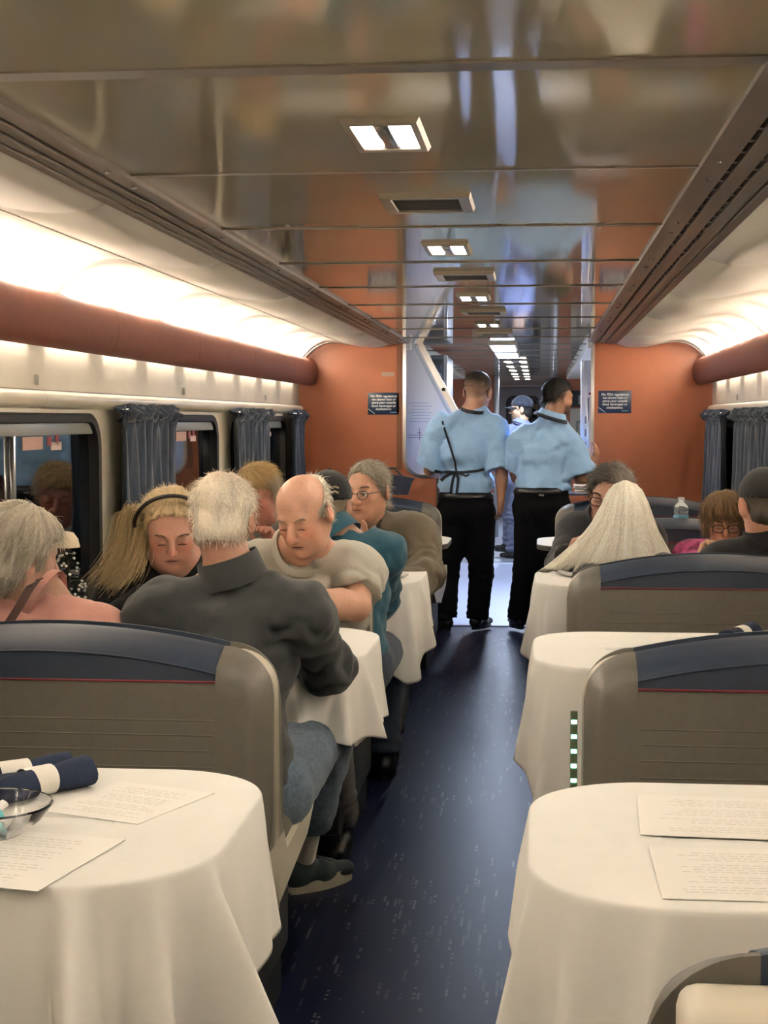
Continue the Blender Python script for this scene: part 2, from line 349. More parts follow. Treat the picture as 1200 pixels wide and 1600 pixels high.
# ------------------------------------------------------------------ ceiling fixtures
m_spot = lamp_mat('lit_lens', SOFT, 14)
m_cafelens = lamp_mat('cool_lit_panel', COOL, 12)
m_fix = mat('beige_fixture_frame', (.27,.225,.165), .3, metal=.2)
m_fixin = mat('fixture_reflector', (.30,.28,.26), .2, metal=.6)
XL_ = -.29
def downlight(y, lit=True):
    r = empty('ceiling_downlight', (XL_, y, ZC))
    b = MB(); hw, hl = .074, .155; z = -.010
    b.rings([[(-hw,-hl,0),(hw,-hl,0),(hw,hl,0),(-hw,hl,0)],[(-hw+.006,-hl+.006,z),(hw-.006,-hl+.006,z),(hw-.006,hl-.006,z),(-hw+.006,hl-.006,z)],
             [(-hw+.018,-hl+.03,z),(hw-.018,-hl+.03,z),(hw-.018,hl-.03,z),(-hw+.018,hl-.03,z)],[(-hw+.022,-hl+.034,-.004),(hw-.022,-hl+.034,-.004),(hw-.022,hl-.034,-.004),(-hw+.022,hl-.034,-.004)]], cap=False)
    b.build('housing', m_fix, r, ang=20)
    MB().box((-.0145,-.12,-.009),(.0145,.12,-.003),.004).build('reflector', m_fixin, r)
    for s in (-1, 1):
        MB().box((min(s*.016,s*.055),-.118,-.009),(max(s*.016,s*.055),.118,-.003),.003).build('lens', m_spot, r)
    if lit:
        area('downlight_lamp', (0,0,-.03), (.10,.24), SPOT_W, SOFT, (0,0,0), r, 150)
    return r
names_ = ['nearest', 'second', 'third', 'fourth']
for k in range(-1, 4):
    r = downlight(2.93 + PIT*k)
    if k >= 0: tag(r, 'beige twin ceiling light, the %s ahead, with two bright lenses' % names_[k], 'ceiling light', 'twin ceiling lights down the aisle')
    else: tag(r, 'beige twin ceiling light behind the viewer, outside the photo', 'ceiling light', 'twin ceiling lights down the aisle')
for k in range(0, 4):
    r = empty('ceiling_vent', (-.277, 3.83 + PIT*k, ZC)); tag(r, 'beige framed ceiling vent with dark grille, %s from the camera' % ['first','second','third','fourth'][k], 'vent', 'framed ceiling vents')
    hw, hl = .112, .14
    MB().rings([[(-hw,-hl,0),(hw,-hl,0),(hw,hl,0),(-hw,hl,0)],[(-hw+.004,-hl+.004,-.014),(hw-.004,-hl+.004,-.014),(hw-.004,hl-.004,-.014),(-hw+.004,hl-.004,-.014)],
        [(-hw+.03,-hl+.03,-.014),(hw-.03,-hl+.03,-.014),(hw-.03,hl-.03,-.014),(-hw+.03,hl-.03,-.014)],[(-hw+.034,-hl+.034,-.004),(hw-.034,-hl+.034,-.004),(hw-.034,hl-.034,-.004),(-hw+.034,hl-.034,-.004)]], cap=False).build('vent_frame', m_fix, r, ang=20)
    b = MB()
    for i in range(9): b.box((-hw+.03,-hl+.036+i*.024,-.011),(hw-.03,-hl+.044+i*.024,-.003))
    b.build('grille', mat('dark_grille', (.05,.042,.035), .5), r, smooth=False)
for k, y in enumerate((11.35, 12.65)):
    r = empty('fluorescent_panel', (-.26, y, ZC)); tag(r, 'cool white fluorescent panel on the cafe ceiling, %s of two' % ('nearer','farther')[k], 'ceiling light', 'cool cafe light panels')
    MB().box((-.10,-.45,-.02),(.10,.45,0),.004).build('housing', m_fix, r); MB().box((-.085,-.43,-.028),(.085,.43,-.019),.003).build('diffuser', m_cafelens, r)
    area('cafe_panel_lamp', (0,0,-.04), (.17,.86), CAFE_W, COOL, (0,0,0), r, 175)
for k in range(6):
    r = empty('far_downlight', (-.22, 14.2 + 1.25*k, ZC)); tag(r, 'tiny pair of ceiling spots beyond the doorway, number %s from the cafe panels' % ['one','two','three','four','five','six'][k], 'ceiling light', 'far ceiling spots')
    MB().box((-.12,-.1,-.012),(.12,.1,0),.003).build('housing', m_fix, r)
    for s in (-1, 1): MB().box((s*.07-.03,-.07,-.018),(s*.07+.03,.07,-.011),.002).build('lens', m_spot, r)
    if k in (1, 4, 5): area('far_lamp', (0,0,-.03), (.2,.2), 36, COOL, (0,0,0), r)
# ------------------------------------------------------------------ cafe and far rooms
b = MB().box((XL,YB+.05,1.94),(CL,Y3,2.0)).box((CR,YB+.05,1.94),(XR,Y3,2.0)); struct(b.build('ceiling_cafe_side', m_cove, smooth=False))
# second partition in orange with chrome post edges
P2L, P2R = -.52, .20
b = MB().box((XL,Y2,0),(P2L,Y2+.06,ZC)).box((P2R,Y2,0),(XR,Y2+.06,ZC)); struct(b.build('wall_cafe', m_orange, smooth=False))
for n, x in enumerate((P2L, P2R)): struct(MB().box((x-.03,Y2-.03,0),(x+.03,Y2+.08,ZC),.006).build('trim_partition_post', m_steel))
# far steel end wall with its door
struct(MB().box((XL,Y3,0),(XR,Y3+.08,ZC)).build('wall_far', mat('satin_steel_wall', (.40,.40,.42), .35, metal=.35), smooth=False))
dr = struct(empty('door_1', (-.25, Y3-.05, 0)))
MB().box((-.42,0,.02),(.42,.045,1.95),.01).build('door_leaf', mat('dull_steel_door', (.34,.34,.36), .35, metal=.3), dr)
b = MB(); R_ = lambda x0,x1,z0,z1,r,y: [(p[0],y,p[1]) for p in rrect(x0,x1,z0,z1,r)]
b.rings([R_(-.27,.27,.95,1.82,.12,-.002), R_(-.27,.27,.95,1.82,.12,-.02), R_(-.22,.22,1.0,1.77,.09,-.02), R_(-.22,.22,1.0,1.77,.09,-.004)], cap=False); b.build('window_gasket', m_rubber, dr, ang=30)
MB().prism(rrect(-.24,.24,.98,1.79,.1), 'xz', -.006, -.002).build('door_glass', m_glass_dark, dr, smooth=False)
MB().tube([(.33,-.03,.95),(.33,-.05,.95),(.33,-.05,1.15),(.33,-.03,1.15)], .01).build('door_handle', m_chrome, dr)
# white menu board leaning behind the left opening, edged by a sloping chrome rail
YW = YB + .16
r = empty('serving_hatch_panel', (0,YW,0)); tag(r, 'white serving hatch panel with a sloping chrome edge behind the left opening', 'panel')
MB().prism([(-1.02,.72),(-.34,.72),(-.34,1.02),(-.80,1.955),(-.86,1.97),(-1.02,1.97)], 'xz', 0, .03).build('white_board', m_white, r, smooth=False)
d = Vector((.46,-.935)).normalized(); q = Vector((-d[1], d[0]))
b = MB(); R2 = []
for p in ((-.862,1.985),(-.33,.985)):
    R2.append([(p[0]+q[0]*a*1, y, p[1]+q[1]*a*1) for a, y in ((-.005,-.02),(.038,-.02),(.038,.035),(-.005,.035))])
b.rings(R2).build('chrome_rail', m_chrome, r, ang=20)
R2 = []
for p in ((-.90,1.985),(-.38,.985)):
    R2.append([(p[0]+q[0]*a, y, p[1]+q[1]*a) for a, y in ((0,-.006),(.018,-.006),(.018,0),(0,0))])
MB().rings(R2).build('inner_ridge', mat('pale_blue_edge', (.50,.55,.58), .3), r, ang=20)
b = MB().lathe([(0,0),(.013,0),(.013,.012),(0,.012)], (0,0,0), 12); o = b.build('bolt', m_rubber, r); o.rotation_euler = (math.pi/2,0,0); o.location = (-.672,-.02,1.66)
b = MB()
for i in range(7): b.box((-.915+.01*(i%3),-.003,1.43+.022*i),(-.77+.015*(i%2),-.001,1.435+.022*i))
b.build('printed_lines', mat('pale_blue_print', (.48,.53,.68), .6), r, smooth=False)
b = MB().box((-.925,-.003,1.318),(-.735,-.001,1.323)).box((-.925,-.003,1.335),(-.75,-.001,1.339)).box((-.845,-.003,1.30),(-.84,-.001,1.385)).box((-.86,-.003,1.35),(-.83,-.001,1.356)).box((-.80,-.003,1.262),(-.74,-.001,1.266))
b.build('line_drawing', mat('grey_drawing', (.22,.24,.30), .6), r, smooth=False)
# steel galley column beyond the hatch
r = empty('galley_cabinet', (-.80,11.6,0)); tag(r, 'tall steel galley cabinet with dark slots beyond the left opening', 'cabinet')
MB().box((-.86,0,0),(.105,.9,1.93),.008).build('body', mat('dull_dark_steel', (.13,.13,.135), .4, metal=.7), r)
for i in range(5): MB().box((-.04,-.008,1.50+.075*i),(.03,.0,1.54+.075*i),.002).build('slot', m_rubber, r)
MB().box((.085,-.02,0),(.115,.02,1.93),.004).build('corner_post', m_chrome, r)
MB().box((-.02,-.015,1.80),(.09,.0,1.9),.003).build('dark_panel', m_rubber, r)
# right side of the passage: bright chrome panel and posters beyond
r = empty('aluminium_door_post', (.325,YB+.10,0)); tag(r, 'bright white aluminium sliding door edge inside the right opening', 'door')
MB().box((-.035,0,1.02),(.042,.03,1.86),.004).build('door_edge', mat('satin_aluminium', (.78,.80,.86), .3, metal=.5), r)
MB().box((.012,-.006,1.05),(.024,0,1.6),.002).build('channel', m_chrome, r)
MB().box((.02,-.004,1.62),(.034,-.001,1.635)).build('red_sticker', m_label2, r)
for i in range(4): MB().box((-.006,-.004,1.15+.09*i),(.006,-.001,1.2+.09*i)).build('small_mark', mat('grey_drawing', (.22,.24,.30), .6), r)
r = empty('notice_board', (.40,Y2-.03,0)); tag(r, 'beige notice board with a square frame, far right beyond the doorway', 'board')
MB().box((-.02,0,1.15),(.55,.03,1.58),.004).build('beige_sheet', mat('beige_sheet', (.50,.47,.38), .6), r)
MB().rings([R_(.05,.21,1.25,1.43,.005,-.003), R_(.05,.21,1.25,1.43,.005,-.012), R_(.08,.18,1.28,1.40,.005,-.012), R_(.08,.18,1.28,1.40,.005,-.003)], cap=False).build('square_frame', mat('olive_frame', (.22,.23,.19), .5), r)
MB().box((-.01,-.004,1.60),(.30,.03,1.80),.004).build('dark_screen', m_rubber, r)
MB().box((.08,-.008,1.63),(.2,-.003,1.74)).build('screen_picture', mat('olive_print', (.28,.30,.22), .5), r)
r = MB().box((-.82,Y2-.03,1.42),(-.62,Y2,1.56),.003).build('poster', mat('tan_poster', (.42,.33,.24), .6)); tag(r, 'tan poster on the far orange partition left of the chrome post', 'poster')
struct(MB().box((XL,Y0-.08,0),(XR,Y0,2.1)).build('wall_back', m_cream, smooth=False))
# ------------------------------------------------------------------ curtains
m_curt = mat('slate_blue_curtain', (.040,.056,.088), .9, noise=.28, nscale=60, stretch=(1,1,.25), bump=.15, bscale=300, sheen=.2)
def curtain(side, y0, y1, seed, label, z0=.86, z1=1.492):
    rs = np.random.RandomState(seed); xw, sg = (XL, 1) if side == 'left' else (XR, -1)
    n = max(24, int((y1-y0)/.012)); ph = np.cumsum(rs.uniform(.7,1.3,n+1))*2*math.pi*(y1-y0)/(.13*n)
    G = []
    for j in range(15):
        t = j/14; z = z1 + (z0-z1)*t; row = []
        for i in range(n+1):
            u = i/n; amp = .026*(.55+.45*t) ; x = .062 + amp*math.sin(ph[i]+.35*math.sin(3*t+i*.05)) + .006*math.sin(ph[i]*2.3+4*t)
            zz = z; squeeze = 1 - .05*math.sin(math.pi*min(1, t*1.1))
            if j == 0: zz += .012*math.sin(ph[i]*1.5) + rs.uniform(-.004,.004)
            if j == 1: x += .012*math.cos(ph[i])
            y = (y0+y1)/2 + ((u-.5)*(y1-y0))*squeeze
            row.append((xw+sg*x, y, zz))
        G.append(row)
    r = empty('window_curtain', (0,0,0)); tag(r, label, 'curtain', 'slate blue pleated curtains')
    o = MB().sheet(G).build('curtain_panel', m_curt, r, ang=180); s = o.modifiers.new('s', 'SOLIDIFY'); s.thickness = .004
    # ruffled heading
    G = []
    for j in range(5):
        G.append([(xw+sg*(.06+.030*math.sin(ph[i]*1.5+j*.6)+.012*j*(j<3)), y0+(y1-y0)*i/n, z1-.045+.014*j+.010*math.sin(ph[i]*1.1+j)) for i in range(n+1)])
    o = MB().sheet(G).build('ruffled_heading', m_curt, r, ang=180); s = o.modifiers.new('s', 'SOLIDIFY'); s.thickness = .004
    b = MB()
    for k in range(3):
        y = y0 + (y1-y0)*(.04+.42*k); b.tube([(xw+sg*.03,y,z1-.01),(xw+sg*.085,y,z1-.005),(xw+sg*.095,y,z1-.03)], .005, 6)
    b.build('curtain_hook', m_chrome, r)
curtain('left', 5.88, 6.80, 1, 'slate blue pleated curtain on the left wall, nearest the camera, behind the blonde woman')
curtain('left', 8.15, 9.20, 2, 'slate blue pleated curtain on the left wall, middle of three')
curtain('left', 10.10, 10.60, 3, 'slate blue pleated curtain on the left wall against the orange bulkhead')
curtain('right', 9.55, 10.58, 4, 'slate blue pleated curtain on the right wall against the orange bulkhead')
curtain('right', 7.55, 9.02, 5, 'slate blue pleated curtain on the right wall above the woman in pink')
# ------------------------------------------------------------------ back-to-back bench units
SL0, SL1, SR0, SR1 = -1.595, -.578, .106, 1.105
def arch(w, z0, z1, crown, r, n=10):
    """half outline of a bench back: straight sides, rounded shoulders, gently arched top; returns x,z from -w to +w across the top"""
    P = []
    for i in range(n+1):
        t = math.pi - math.pi/2*i/n; P.append((-w+r+r*math.cos(t), z1-crown-r+r*math.sin(t)))
    for i in range(1, 17):
        x = -w+r + (2*w-2*r)*i/17; P.append((x, z1-crown+crown*(1-((x)/(w-r))**2)))
    for i in range(n+1):
        t = math.pi/2 - math.pi/2*i/n; P.append((w-r+r*math.cos(t), z1-crown-r+r*math.sin(t)))
    return P
def bench_unit(aisle, sides=(-1, 1)):
    """two benches back to back on one cream shell; local x 0 at middle of bench, aisle = +1 when the aisle lies at +x"""
    W = .505; root = empty('double_bench')
    # shell: thin upright spine, flared plinth
    A = arch(W, .1, .955, .022, .09)
    out = [(-W,.34)] + A + [(W,.34)]
    if len(sides) == 2: MB().prism(out, 'xz', -.028, .028).build('shell', m_shell, root, ang=30)
    else:
        MB().box((-W+.03,-.07,.1),(W-.03,.028,.925),.02,3).build('shell', m_shell, root)
        MB().rings([[(x,-.074,z) for x, z in rrect(-W+.075,W-.075,.55,.885,.02)],[(x,-.066,z) for x, z in rrect(-W+.075,W-.075,.55,.885,.02)],[(x,-.066,z) for x, z in rrect(-W+.085,W-.085,.56,.875,.015)],[(x,-.074,z) for x, z in rrect(-W+.085,W-.085,.56,.875,.015)]]).build('rear_frame', mat('dark_brown_frame', (.10,.075,.055), .4), root)
    e = aisle*W
    b = MB()
    for x0, x1 in ((e-aisle*.035, e),):
        # aisle end panel, a wide inverted Y seen from the aisle
        P = [(-.615,.465),(-.60,.515),(-.32,.455),(-.14,.445),(-.055,.56),(-.030,.82),(.030,.82),(.055,.56),(.14,.445),(.32,.455),(.60,.515),(.615,.465),(.46,.395),(.0,.345),(-.46,.395)]
        b.prism(P, 'yz', min(x0,x1), max(x0,x1))
    b.build('end_panel', m_shell, root, ang=25)
    MB().box((-W+.05,-.47,.10),(W-.05,.47,.39),.02).build('seat_base', mat('dark_seat_base', (.02,.019,.018), .5), root)
    MB().box((-W+.06,-.40,.0),(W-.06,.40,.10)).build('plinth', m_kick, root, smooth=False)
    for s in sides:
        # seat cushion
        sc = MB(); y0, y1 = (.10,.615) if s > 0 else (-.615,-.10)
        sc.box((-W+.015, y0, .385), (W-.015, y1, .512), .045, 4).build('seat_cushion', m_grey, root)
        bk = empty('backrest'); bk.parent = root
        # cushion body: arched slab leaning a little
        def slab(zl, zh, xl, xr, th, name, m, round_=.5, lift=0, n=24, side=None):
            """piece of the cushion between heights zl..zh and x xl..xr; front puffed"""
            rows = 14; G = []; Bk = []
            for j in range(rows+1):
                t = j/rows; fr = []; bkr = []
                for i in range(n+1):
                    x = xl + (xr-xl)*i/n
                    top = zh(x) if callable(zh) else zh; bot = zl(x) if callable(zl) else zl
                    z = bot + (top-bot)*t
                    ez = min(1, (1-t)*(top-bot)/.05) if callable(zh) else 1
                    puff = th*(1-(1-ez)**2.2)
                    dx = min(abs(x+W), abs(W-x)); ex = min(1, dx/.042); puff *= (1-(1-ex)**2.4)*.82+.18
                    lean = .055*(1-(z-.46)/.52)
                    fr.append((x, s*(.03+max(puff,.004)+lean+lift), z)); bkr.append((x, s*(.028), z))
                G.append(fr); Bk.append(bkr)
            b = MB(); N = n+1; v = [p for r in G for p in r]+[p for r in Bk for p in r]; o = len(G)*N; f = []
            for j in range(rows):
                for i in range(n): f += [(j*N+i,j*N+i+1,(j+1)*N+i+1,(j+1)*N+i),(o+j*N+i,o+(j+1)*N+i,o+(j+1)*N+i+1,o+j*N+i+1)]
                f += [(j*N,(j+1)*N,o+(j+1)*N,o+j*N),(j*N+n,o+j*N+n,o+(j+1)*N+n,(j+1)*N+n)]
            for i in range(n): f += [(i,o+i,o+i+1,i+1),(rows*N+i,rows*N+i+1,o+rows*N+i+1,o+rows*N+i)]
            b.add(v, f); return b.build(name, m, bk, ang=50)
        Ax = arch(W, .4, .992, .045, .11); xs = [p[0] for p in Ax]; zs = [p[1] for p in Ax]
        top = lambda x: float(np.interp(x, xs, zs))
        xi = .395
        slab(.885, top, -xi, xi, .095, 'headrest_panel', m_navy)
        slab(.47, .882, -xi, xi, .095, 'back_panel', m_grey)
        for q in (-1, 1):
            slab(.46 if q*aisle < 0 else .50, top, min(q*xi,q*W), max(q*xi,q*W), .096, 'side_bolster', m_grey, n=12)
        lean = lambda z: s*(.03+.095+.055*(1-(z-.46)/.52))
        MB().tube([(-xi,lean(.883)+s*.001,.883),(xi,lean(.883)+s*.001,.883)], .0028, 6).build('red_piping', m_piping, bk)
        MB().tube([(x, lean(top(x)-.047)*.0+s*(.03+.095+.055*(1-(top(x)-.047-.46)/.52)), top(x)-.047) for x in np.linspace(-xi,xi,24)], .0035, 6).build('headrest_seam', m_navy, bk)
        for z in (.80,.768,.735,.70,.665,.63):
            MB().tube([(-xi+.004,lean(z)-s*.0016,z),(xi-.004,lean(z)-s*.0016,z)], .0026, 6).build('stitched_channel', m_grey, bk)
    return root
proto = {}
def place_bench(side, y, label, group='back to back benches along the %s side'):
    if y < 2: o = bench_unit(-1, (1,)); o.name = 'single_bench'
    elif side not in proto: proto[side] = o = bench_unit(1 if side == 'left' else -1)
    else: o = copy_tree(proto[side])
    o.location = ((SL0+SL1)/2 if side == 'left' else (SR0+SR1)/2, y, 0)
    tag(o, label, 'bench seat', group % side)
for side, y, lab in (('left',3.37,'grey and navy double bench behind the nearest left table, holding the man in charcoal'),
    ('left',5.325,'grey and navy double bench under the bald man, second on the left'),
    ('left',7.28,'grey and navy double bench behind the man in the olive jacket'),
    ('left',9.235,'grey and navy double bench by the bulkhead, past the bare left table'),
    ('right',1.415,'grey and navy bench with a cream back cut off at the bottom right corner'),
    ('right',3.37,'empty grey and navy double bench between the two empty right tables'),
    ('right',5.325,'grey and navy double bench behind the white-haired woman'),
    ('right',7.28,'grey and navy double bench carrying the water bottle'),
    ('right',9.235,'grey and navy double bench by the bulkhead on the right')):
    place_bench(side, y, lab)
# egress strip with green light segments on the right bench's aisle end
r = empty('egress_light_strip', (.082,3.42,0)); tag(r, 'vertical strip of small green lit segments at the right bench base', 'light strip')
m_green = lamp_mat('green_segment', (.35,1,.72), 3.0)
MB().box((-.008,-.006,.28),(.008,.006,.80),.002).build('strip_backing', mat('olive_strip', (.10,.12,.06), .5), r)
for i in range(15): MB().box((-.0065,-.0085,.31+.033*i),(.0065,-.005,.319+.033*i),.001).build('lit_segment', m_green, r)
MB().tube([(.0,.0,.30),(.02,.01,.12),(.03,.02,.01)], .006, 6).build('cable', m_rubber, r)
# ------------------------------------------------------------------ tables and linen
TZ = .80; TL0, TL1, TR0, TR1 = -1.66, -.475, -.005, 1.16
def table(side, y, label):
    x0, x1 = (TL0, TL1) if side == 'left' else (TR0, TR1); e = 1 if side == 'left' else -1
    r = empty('dining_table', ((x0+x1)/2, y, 0)); tag(r, label, 'table', 'dining tables')
    hw, hd, rr = (x1-x0)/2, .35, .2
    P = [(-hw*e,-hd)] + [((hw-rr)*e + rr*e*math.cos(t), -hd+rr+rr*math.sin(t)) for t in [-math.pi/2+math.pi/2*i/10 for i in range(11)]] + [((hw-rr)*e + rr*e*math.cos(t), hd-rr+rr*math.sin(t)) for t in [math.pi/2*i/10 for i in range(11)]] + [(-hw*e,hd)]
    MB().prism(P, 'xy', TZ-.030, TZ-.003).build('tabletop', m_table, r, ang=30)
    c = [(p[0]*1.004, p[1]*1.006) for p in P]; MB().prism(c, 'xy', TZ-.028, TZ-.006).build('edge_band', mat('dark_edge_band', (.05,.05,.05), .5), r, ang=30)
    MB().tube([(-.1*e,0,.02),(-.1*e,0,TZ-.03)], .045, 14).build('pedestal', m_steel, r)
    MB().box((-.30,-.16,.0),(.30,.16,.03),.012).build('table_foot', m_steel, r)
    return r
def cloth(side, y, seed, label, oe=.225, os_=.20, fold=.035, far=.25, near=.40, af=.6, an=.9):
    rs = np.random.RandomState(seed); x0, x1 = (TL0, TL1) if side == 'left' else (TR0, TR1); e = 1 if side == 'left' else -1
    hw, hd, rr = (x1-x0)/2+.006, .358, .204
    # perimeter samples: (x,y,nx,ny,theta)
    S = []
    n1 = 70
    for i in range(n1): S.append((-hw+(2*hw-rr)*i/n1, -hd, 0, -1, -90))
    na = 60
    for i in range(na+1): t = -90+90*i/na; S.append((hw-rr+rr*math.cos(math.radians(t)), -hd+rr+rr*math.sin(math.radians(t)), math.cos(math.radians(t)), math.sin(math.radians(t)), t))
    n2 = 24
    for i in range(1, n2): S.append((hw, -hd+rr+(2*hd-2*rr)*i/n2, 1, 0, 0))
    for i in range(na+1): t = 90*i/na; S.append((hw-rr+rr*math.cos(math.radians(t)), hd-rr+rr*math.sin(math.radians(t)), math.cos(math.radians(t)), math.sin(math.radians(t)), t))
    for i in range(1, n1+1): S.append((hw-rr-(2*hw-rr)*i/n1, hd, 0, 1, 90))
    N = len(S); arcl = [0]
    for a, c in zip(S[:-1], S[1:]): arcl.append(arcl[-1] + math.hypot(c[0]-a[0], c[1]-a[1]))
    ph = rs.uniform(0, 6.28, 6); rows = 16; G = []
    zt = TZ+.004
    # rows on the top, from the middle line out to the edge
    mid = [(min(max(p[0], -hw), hw-rr)*1.0, 0) for p in S]
    for j in range(8):
        t = [0,.3,.55,.75,.88,.95,.985,1][j]
        G.append([(mid[i][0]+(S[i][0]-mid[i][0])*t, mid[i][1]+(S[i][1]-mid[i][1])*t, zt+.0012*math.sin(9*S[i][0]*t+ph[0])*math.sin(13*S[i][1]*t+ph[1])) for i in range(N)])
    for j in range(1, rows+1):
        t = j/rows; row = []
        for i in range(N):
            px, py, nx, ny, th = S[i]; a = abs(th); sN_ = arcl[i]
            if a in (90,): L = os_
            elif a == 0: L = oe
            else:
                c_, s_ = math.cos(math.radians(a)), math.sin(math.radians(a))
                L = min((oe+rr)/max(c_,1e-4), (os_+rr)/max(s_,1e-4)) - rr
                L = min(L, .40)
            k = math.exp(-((a-45)/26)**2)                       # corner weight
            if 0 < a < 90:
                e0 = oe if a < 45 else os_; tgt = (far if th > 0 else near); L = e0 + (tgt-e0)*min(1, max(0, 1-abs(a-47)/42))**.8 + .006*math.sin(sN_*60)
            sN = arcl[i]
            g = math.sin(sN*17+ph[2])*.45 + math.sin(sN*31+ph[3])*.3 + math.sin(sN*9+ph[4])*.35
            # soft cones at corners: three lobes over the quarter turn
            lobes = sum(math.exp(-((a-c_-sh_)/6)**2) for c_ in ((14,44,76) if th < 0 else (28,66)) for sh_ in (ph[5]*1.5-4,)) if 0 < a < 90 else 0
            ft = t**1.1
            offs = .010*math.sin(math.pi*min(t*2,1)/2) + ft*L*(.03 + .05*k) + ft*(fold*.55*g*(1-.55*k) + fold*(1.5*lobes-.6*k)*(af if th > 0 else an))
            tang = ft*fold*.5*math.sin(sN*22+ph[1])
            # a sharper crease at each corner cone
            dz = L*t - .004*ft*g
            r_ = .012; zz = zt - (max(0, dz - r_*(1-math.exp(-dz/r_)) ) if False else dz) 
            row.append((px+nx*offs-ny*tang, py+ny*offs+nx*tang, zz - .0015*(1 if j == 1 else 0)))
        G.append(row)
    b = MB(); b.sheet([[(p[0]*e, p[1], p[2]) for p in r] for r in G])
    # aisle end slit between mid rows is closed by the shared middle line
    o = b.build('tablecloth', m_cloth, ang=180); o.location = ((x0+x1)/2, y, 0)
    s = o.modifiers.new('sub', 'SUBSURF'); s.levels = 1; s.render_levels = 1
    s = o.modifiers.new('s', 'SOLIDIFY'); s.thickness = .0015; s.offset = 1
    tag(o, label, 'tablecloth', 'white tablecloths'); return o
LW = ['nearest','second','third','fourth']
for k in range(4):
    y = 2.39 + PIT*k
    table('left', y, ['dining table hidden under the nearest left cloth','dining table under the cloth between the bald man and the man in charcoal','dining table under the cloth before the man in olive','bare pale table on the left, nearest the bulkhead'][k])
    table('right', y, ['dining table under the nearest right cloth with two menus','dining table under the second right cloth, with the navy napkin','dining table under the cloth beside the white-haired woman','bare pale table on the right, nearest the bulkhead'][k])
cloth('left', 2.39, 3, 'white tablecloth on the nearest left table, with napkins and menus', .25, .24, fold=.045, far=.265, near=.42, af=.22, an=2.7)
cloth('left', 4.345, 5, 'white tablecloth hanging beside the knee of the man in charcoal', .23, .20, far=.26, near=.22)
cloth('left', 6.30, 8, 'white tablecloth on the table before the man in the olive jacket', .22, .2)
cloth('right', 2.375, 12, 'white tablecloth on the nearest right table, with two menus', .20, .24, fold=.045, far=.21, near=.40, af=.75, an=1.1)
cloth('right', 4.33, 15, 'white tablecloth on the second right table, with one navy napkin', .22, .22, far=.23, near=.39, af=.7, an=.7)
cloth('right', 6.29, 20, 'white tablecloth beside the white-haired woman on the right', .22, .2)
# ------------------------------------------------------------------ table settings
def paper_mat():
    m = bpy.data.materials.new('printed_menu_paper'); m.use_nodes = True; nt = m.node_tree; b = nt.nodes['Principled BSDF']; L = nt.links
    b.inputs['Base Color'].default_value = (.70,.68,.64,1); b.inputs['Roughness'].default_value = .7; return m
m_paper = paper_mat(); m_print = mat('grey_menu_print', (.50,.485,.455), .7)
def menu(x, y, rz, lx, ly, label, z=TZ+.0065, seed=0):
    rs = np.random.RandomState(seed); r = empty('menu_sheet', (x, y, z), rz); tag(r, label, 'menu', 'printed menus on the tables')
    b = MB().box((-lx/2,-ly/2,0),(lx/2,ly/2,.0012)); n = 17; nf = len(b.f)
    for i in range(n):
        yy = ly/2 - .03 - (ly-.06)*i/(n-1)
        if i in (4, 9, 13): continue
        wd = lx*.5*rs.uniform(.45,.8) if i else lx*.3
        x_ = -wd
        while x_ < wd:
            l = rs.uniform(.006,.02); x1 = min(x_+l, wd); b.add([(x_,yy-.0016,.0013),(x1,yy-.0016,.0013),(x1,yy+.0016,.0013),(x_,yy+.0016,.0013)], [(0,1,2,3)]); x_ += l+.004
    o = b.build('paper', m_paper, r, smooth=False); o.data.materials.append(m_print)
    for k, q in enumerate(o.data.polygons): q.material_index = 1 if k >= nf else 0
    return r
def rough_menu(c4, label, seed):
    P = [gz(u, v, TZ+.006)[:2] for u, v in c4]; c = sum(P)/4; ex = (P[1]-P[0]+P[2]-P[3])/2; ey = (P[0]-P[3]+P[1]-P[2])/2
    rz = math.atan2(ex[1], ex[0]); return menu(c[0], c[1], rz, float(np.linalg.norm(ex)), float(np.linalg.norm(ey)), label, seed=seed)
rough_menu([(180,1222),(320,1238),(232,1292),(75,1268)], 'printed menu sheet on the nearest left table, on its far side', 1)
rough_menu([(-60,1292),(190,1313),(65,1395),(-210,1368)], 'printed menu sheet on the nearest left table, at its near edge', 2)
rough_menu([(993,1243),(1285,1252),(1318,1318),(1003,1305)], 'printed menu sheet on the nearest right table, farther of two', 3)
rough_menu([(1015,1322),(1335,1335),(1378,1412),(1033,1408)], 'printed menu sheet on the nearest right table, nearer of two', 4)
menu(.47, 4.52, 0, .28, .2, 'printed menu sheet on the second right table beside the napkin', seed=5)
menu(.93, 4.5, 0, .28, .2, 'printed menu sheet on the second right table at the window end', seed=6)
m_nap = mat('navy_napkin', (.010,.020,.052), .9, noise=.2, nscale=90, bump=.2, bscale=500); m_band = mat('white_paper_band', (.75,.72,.66), .7)
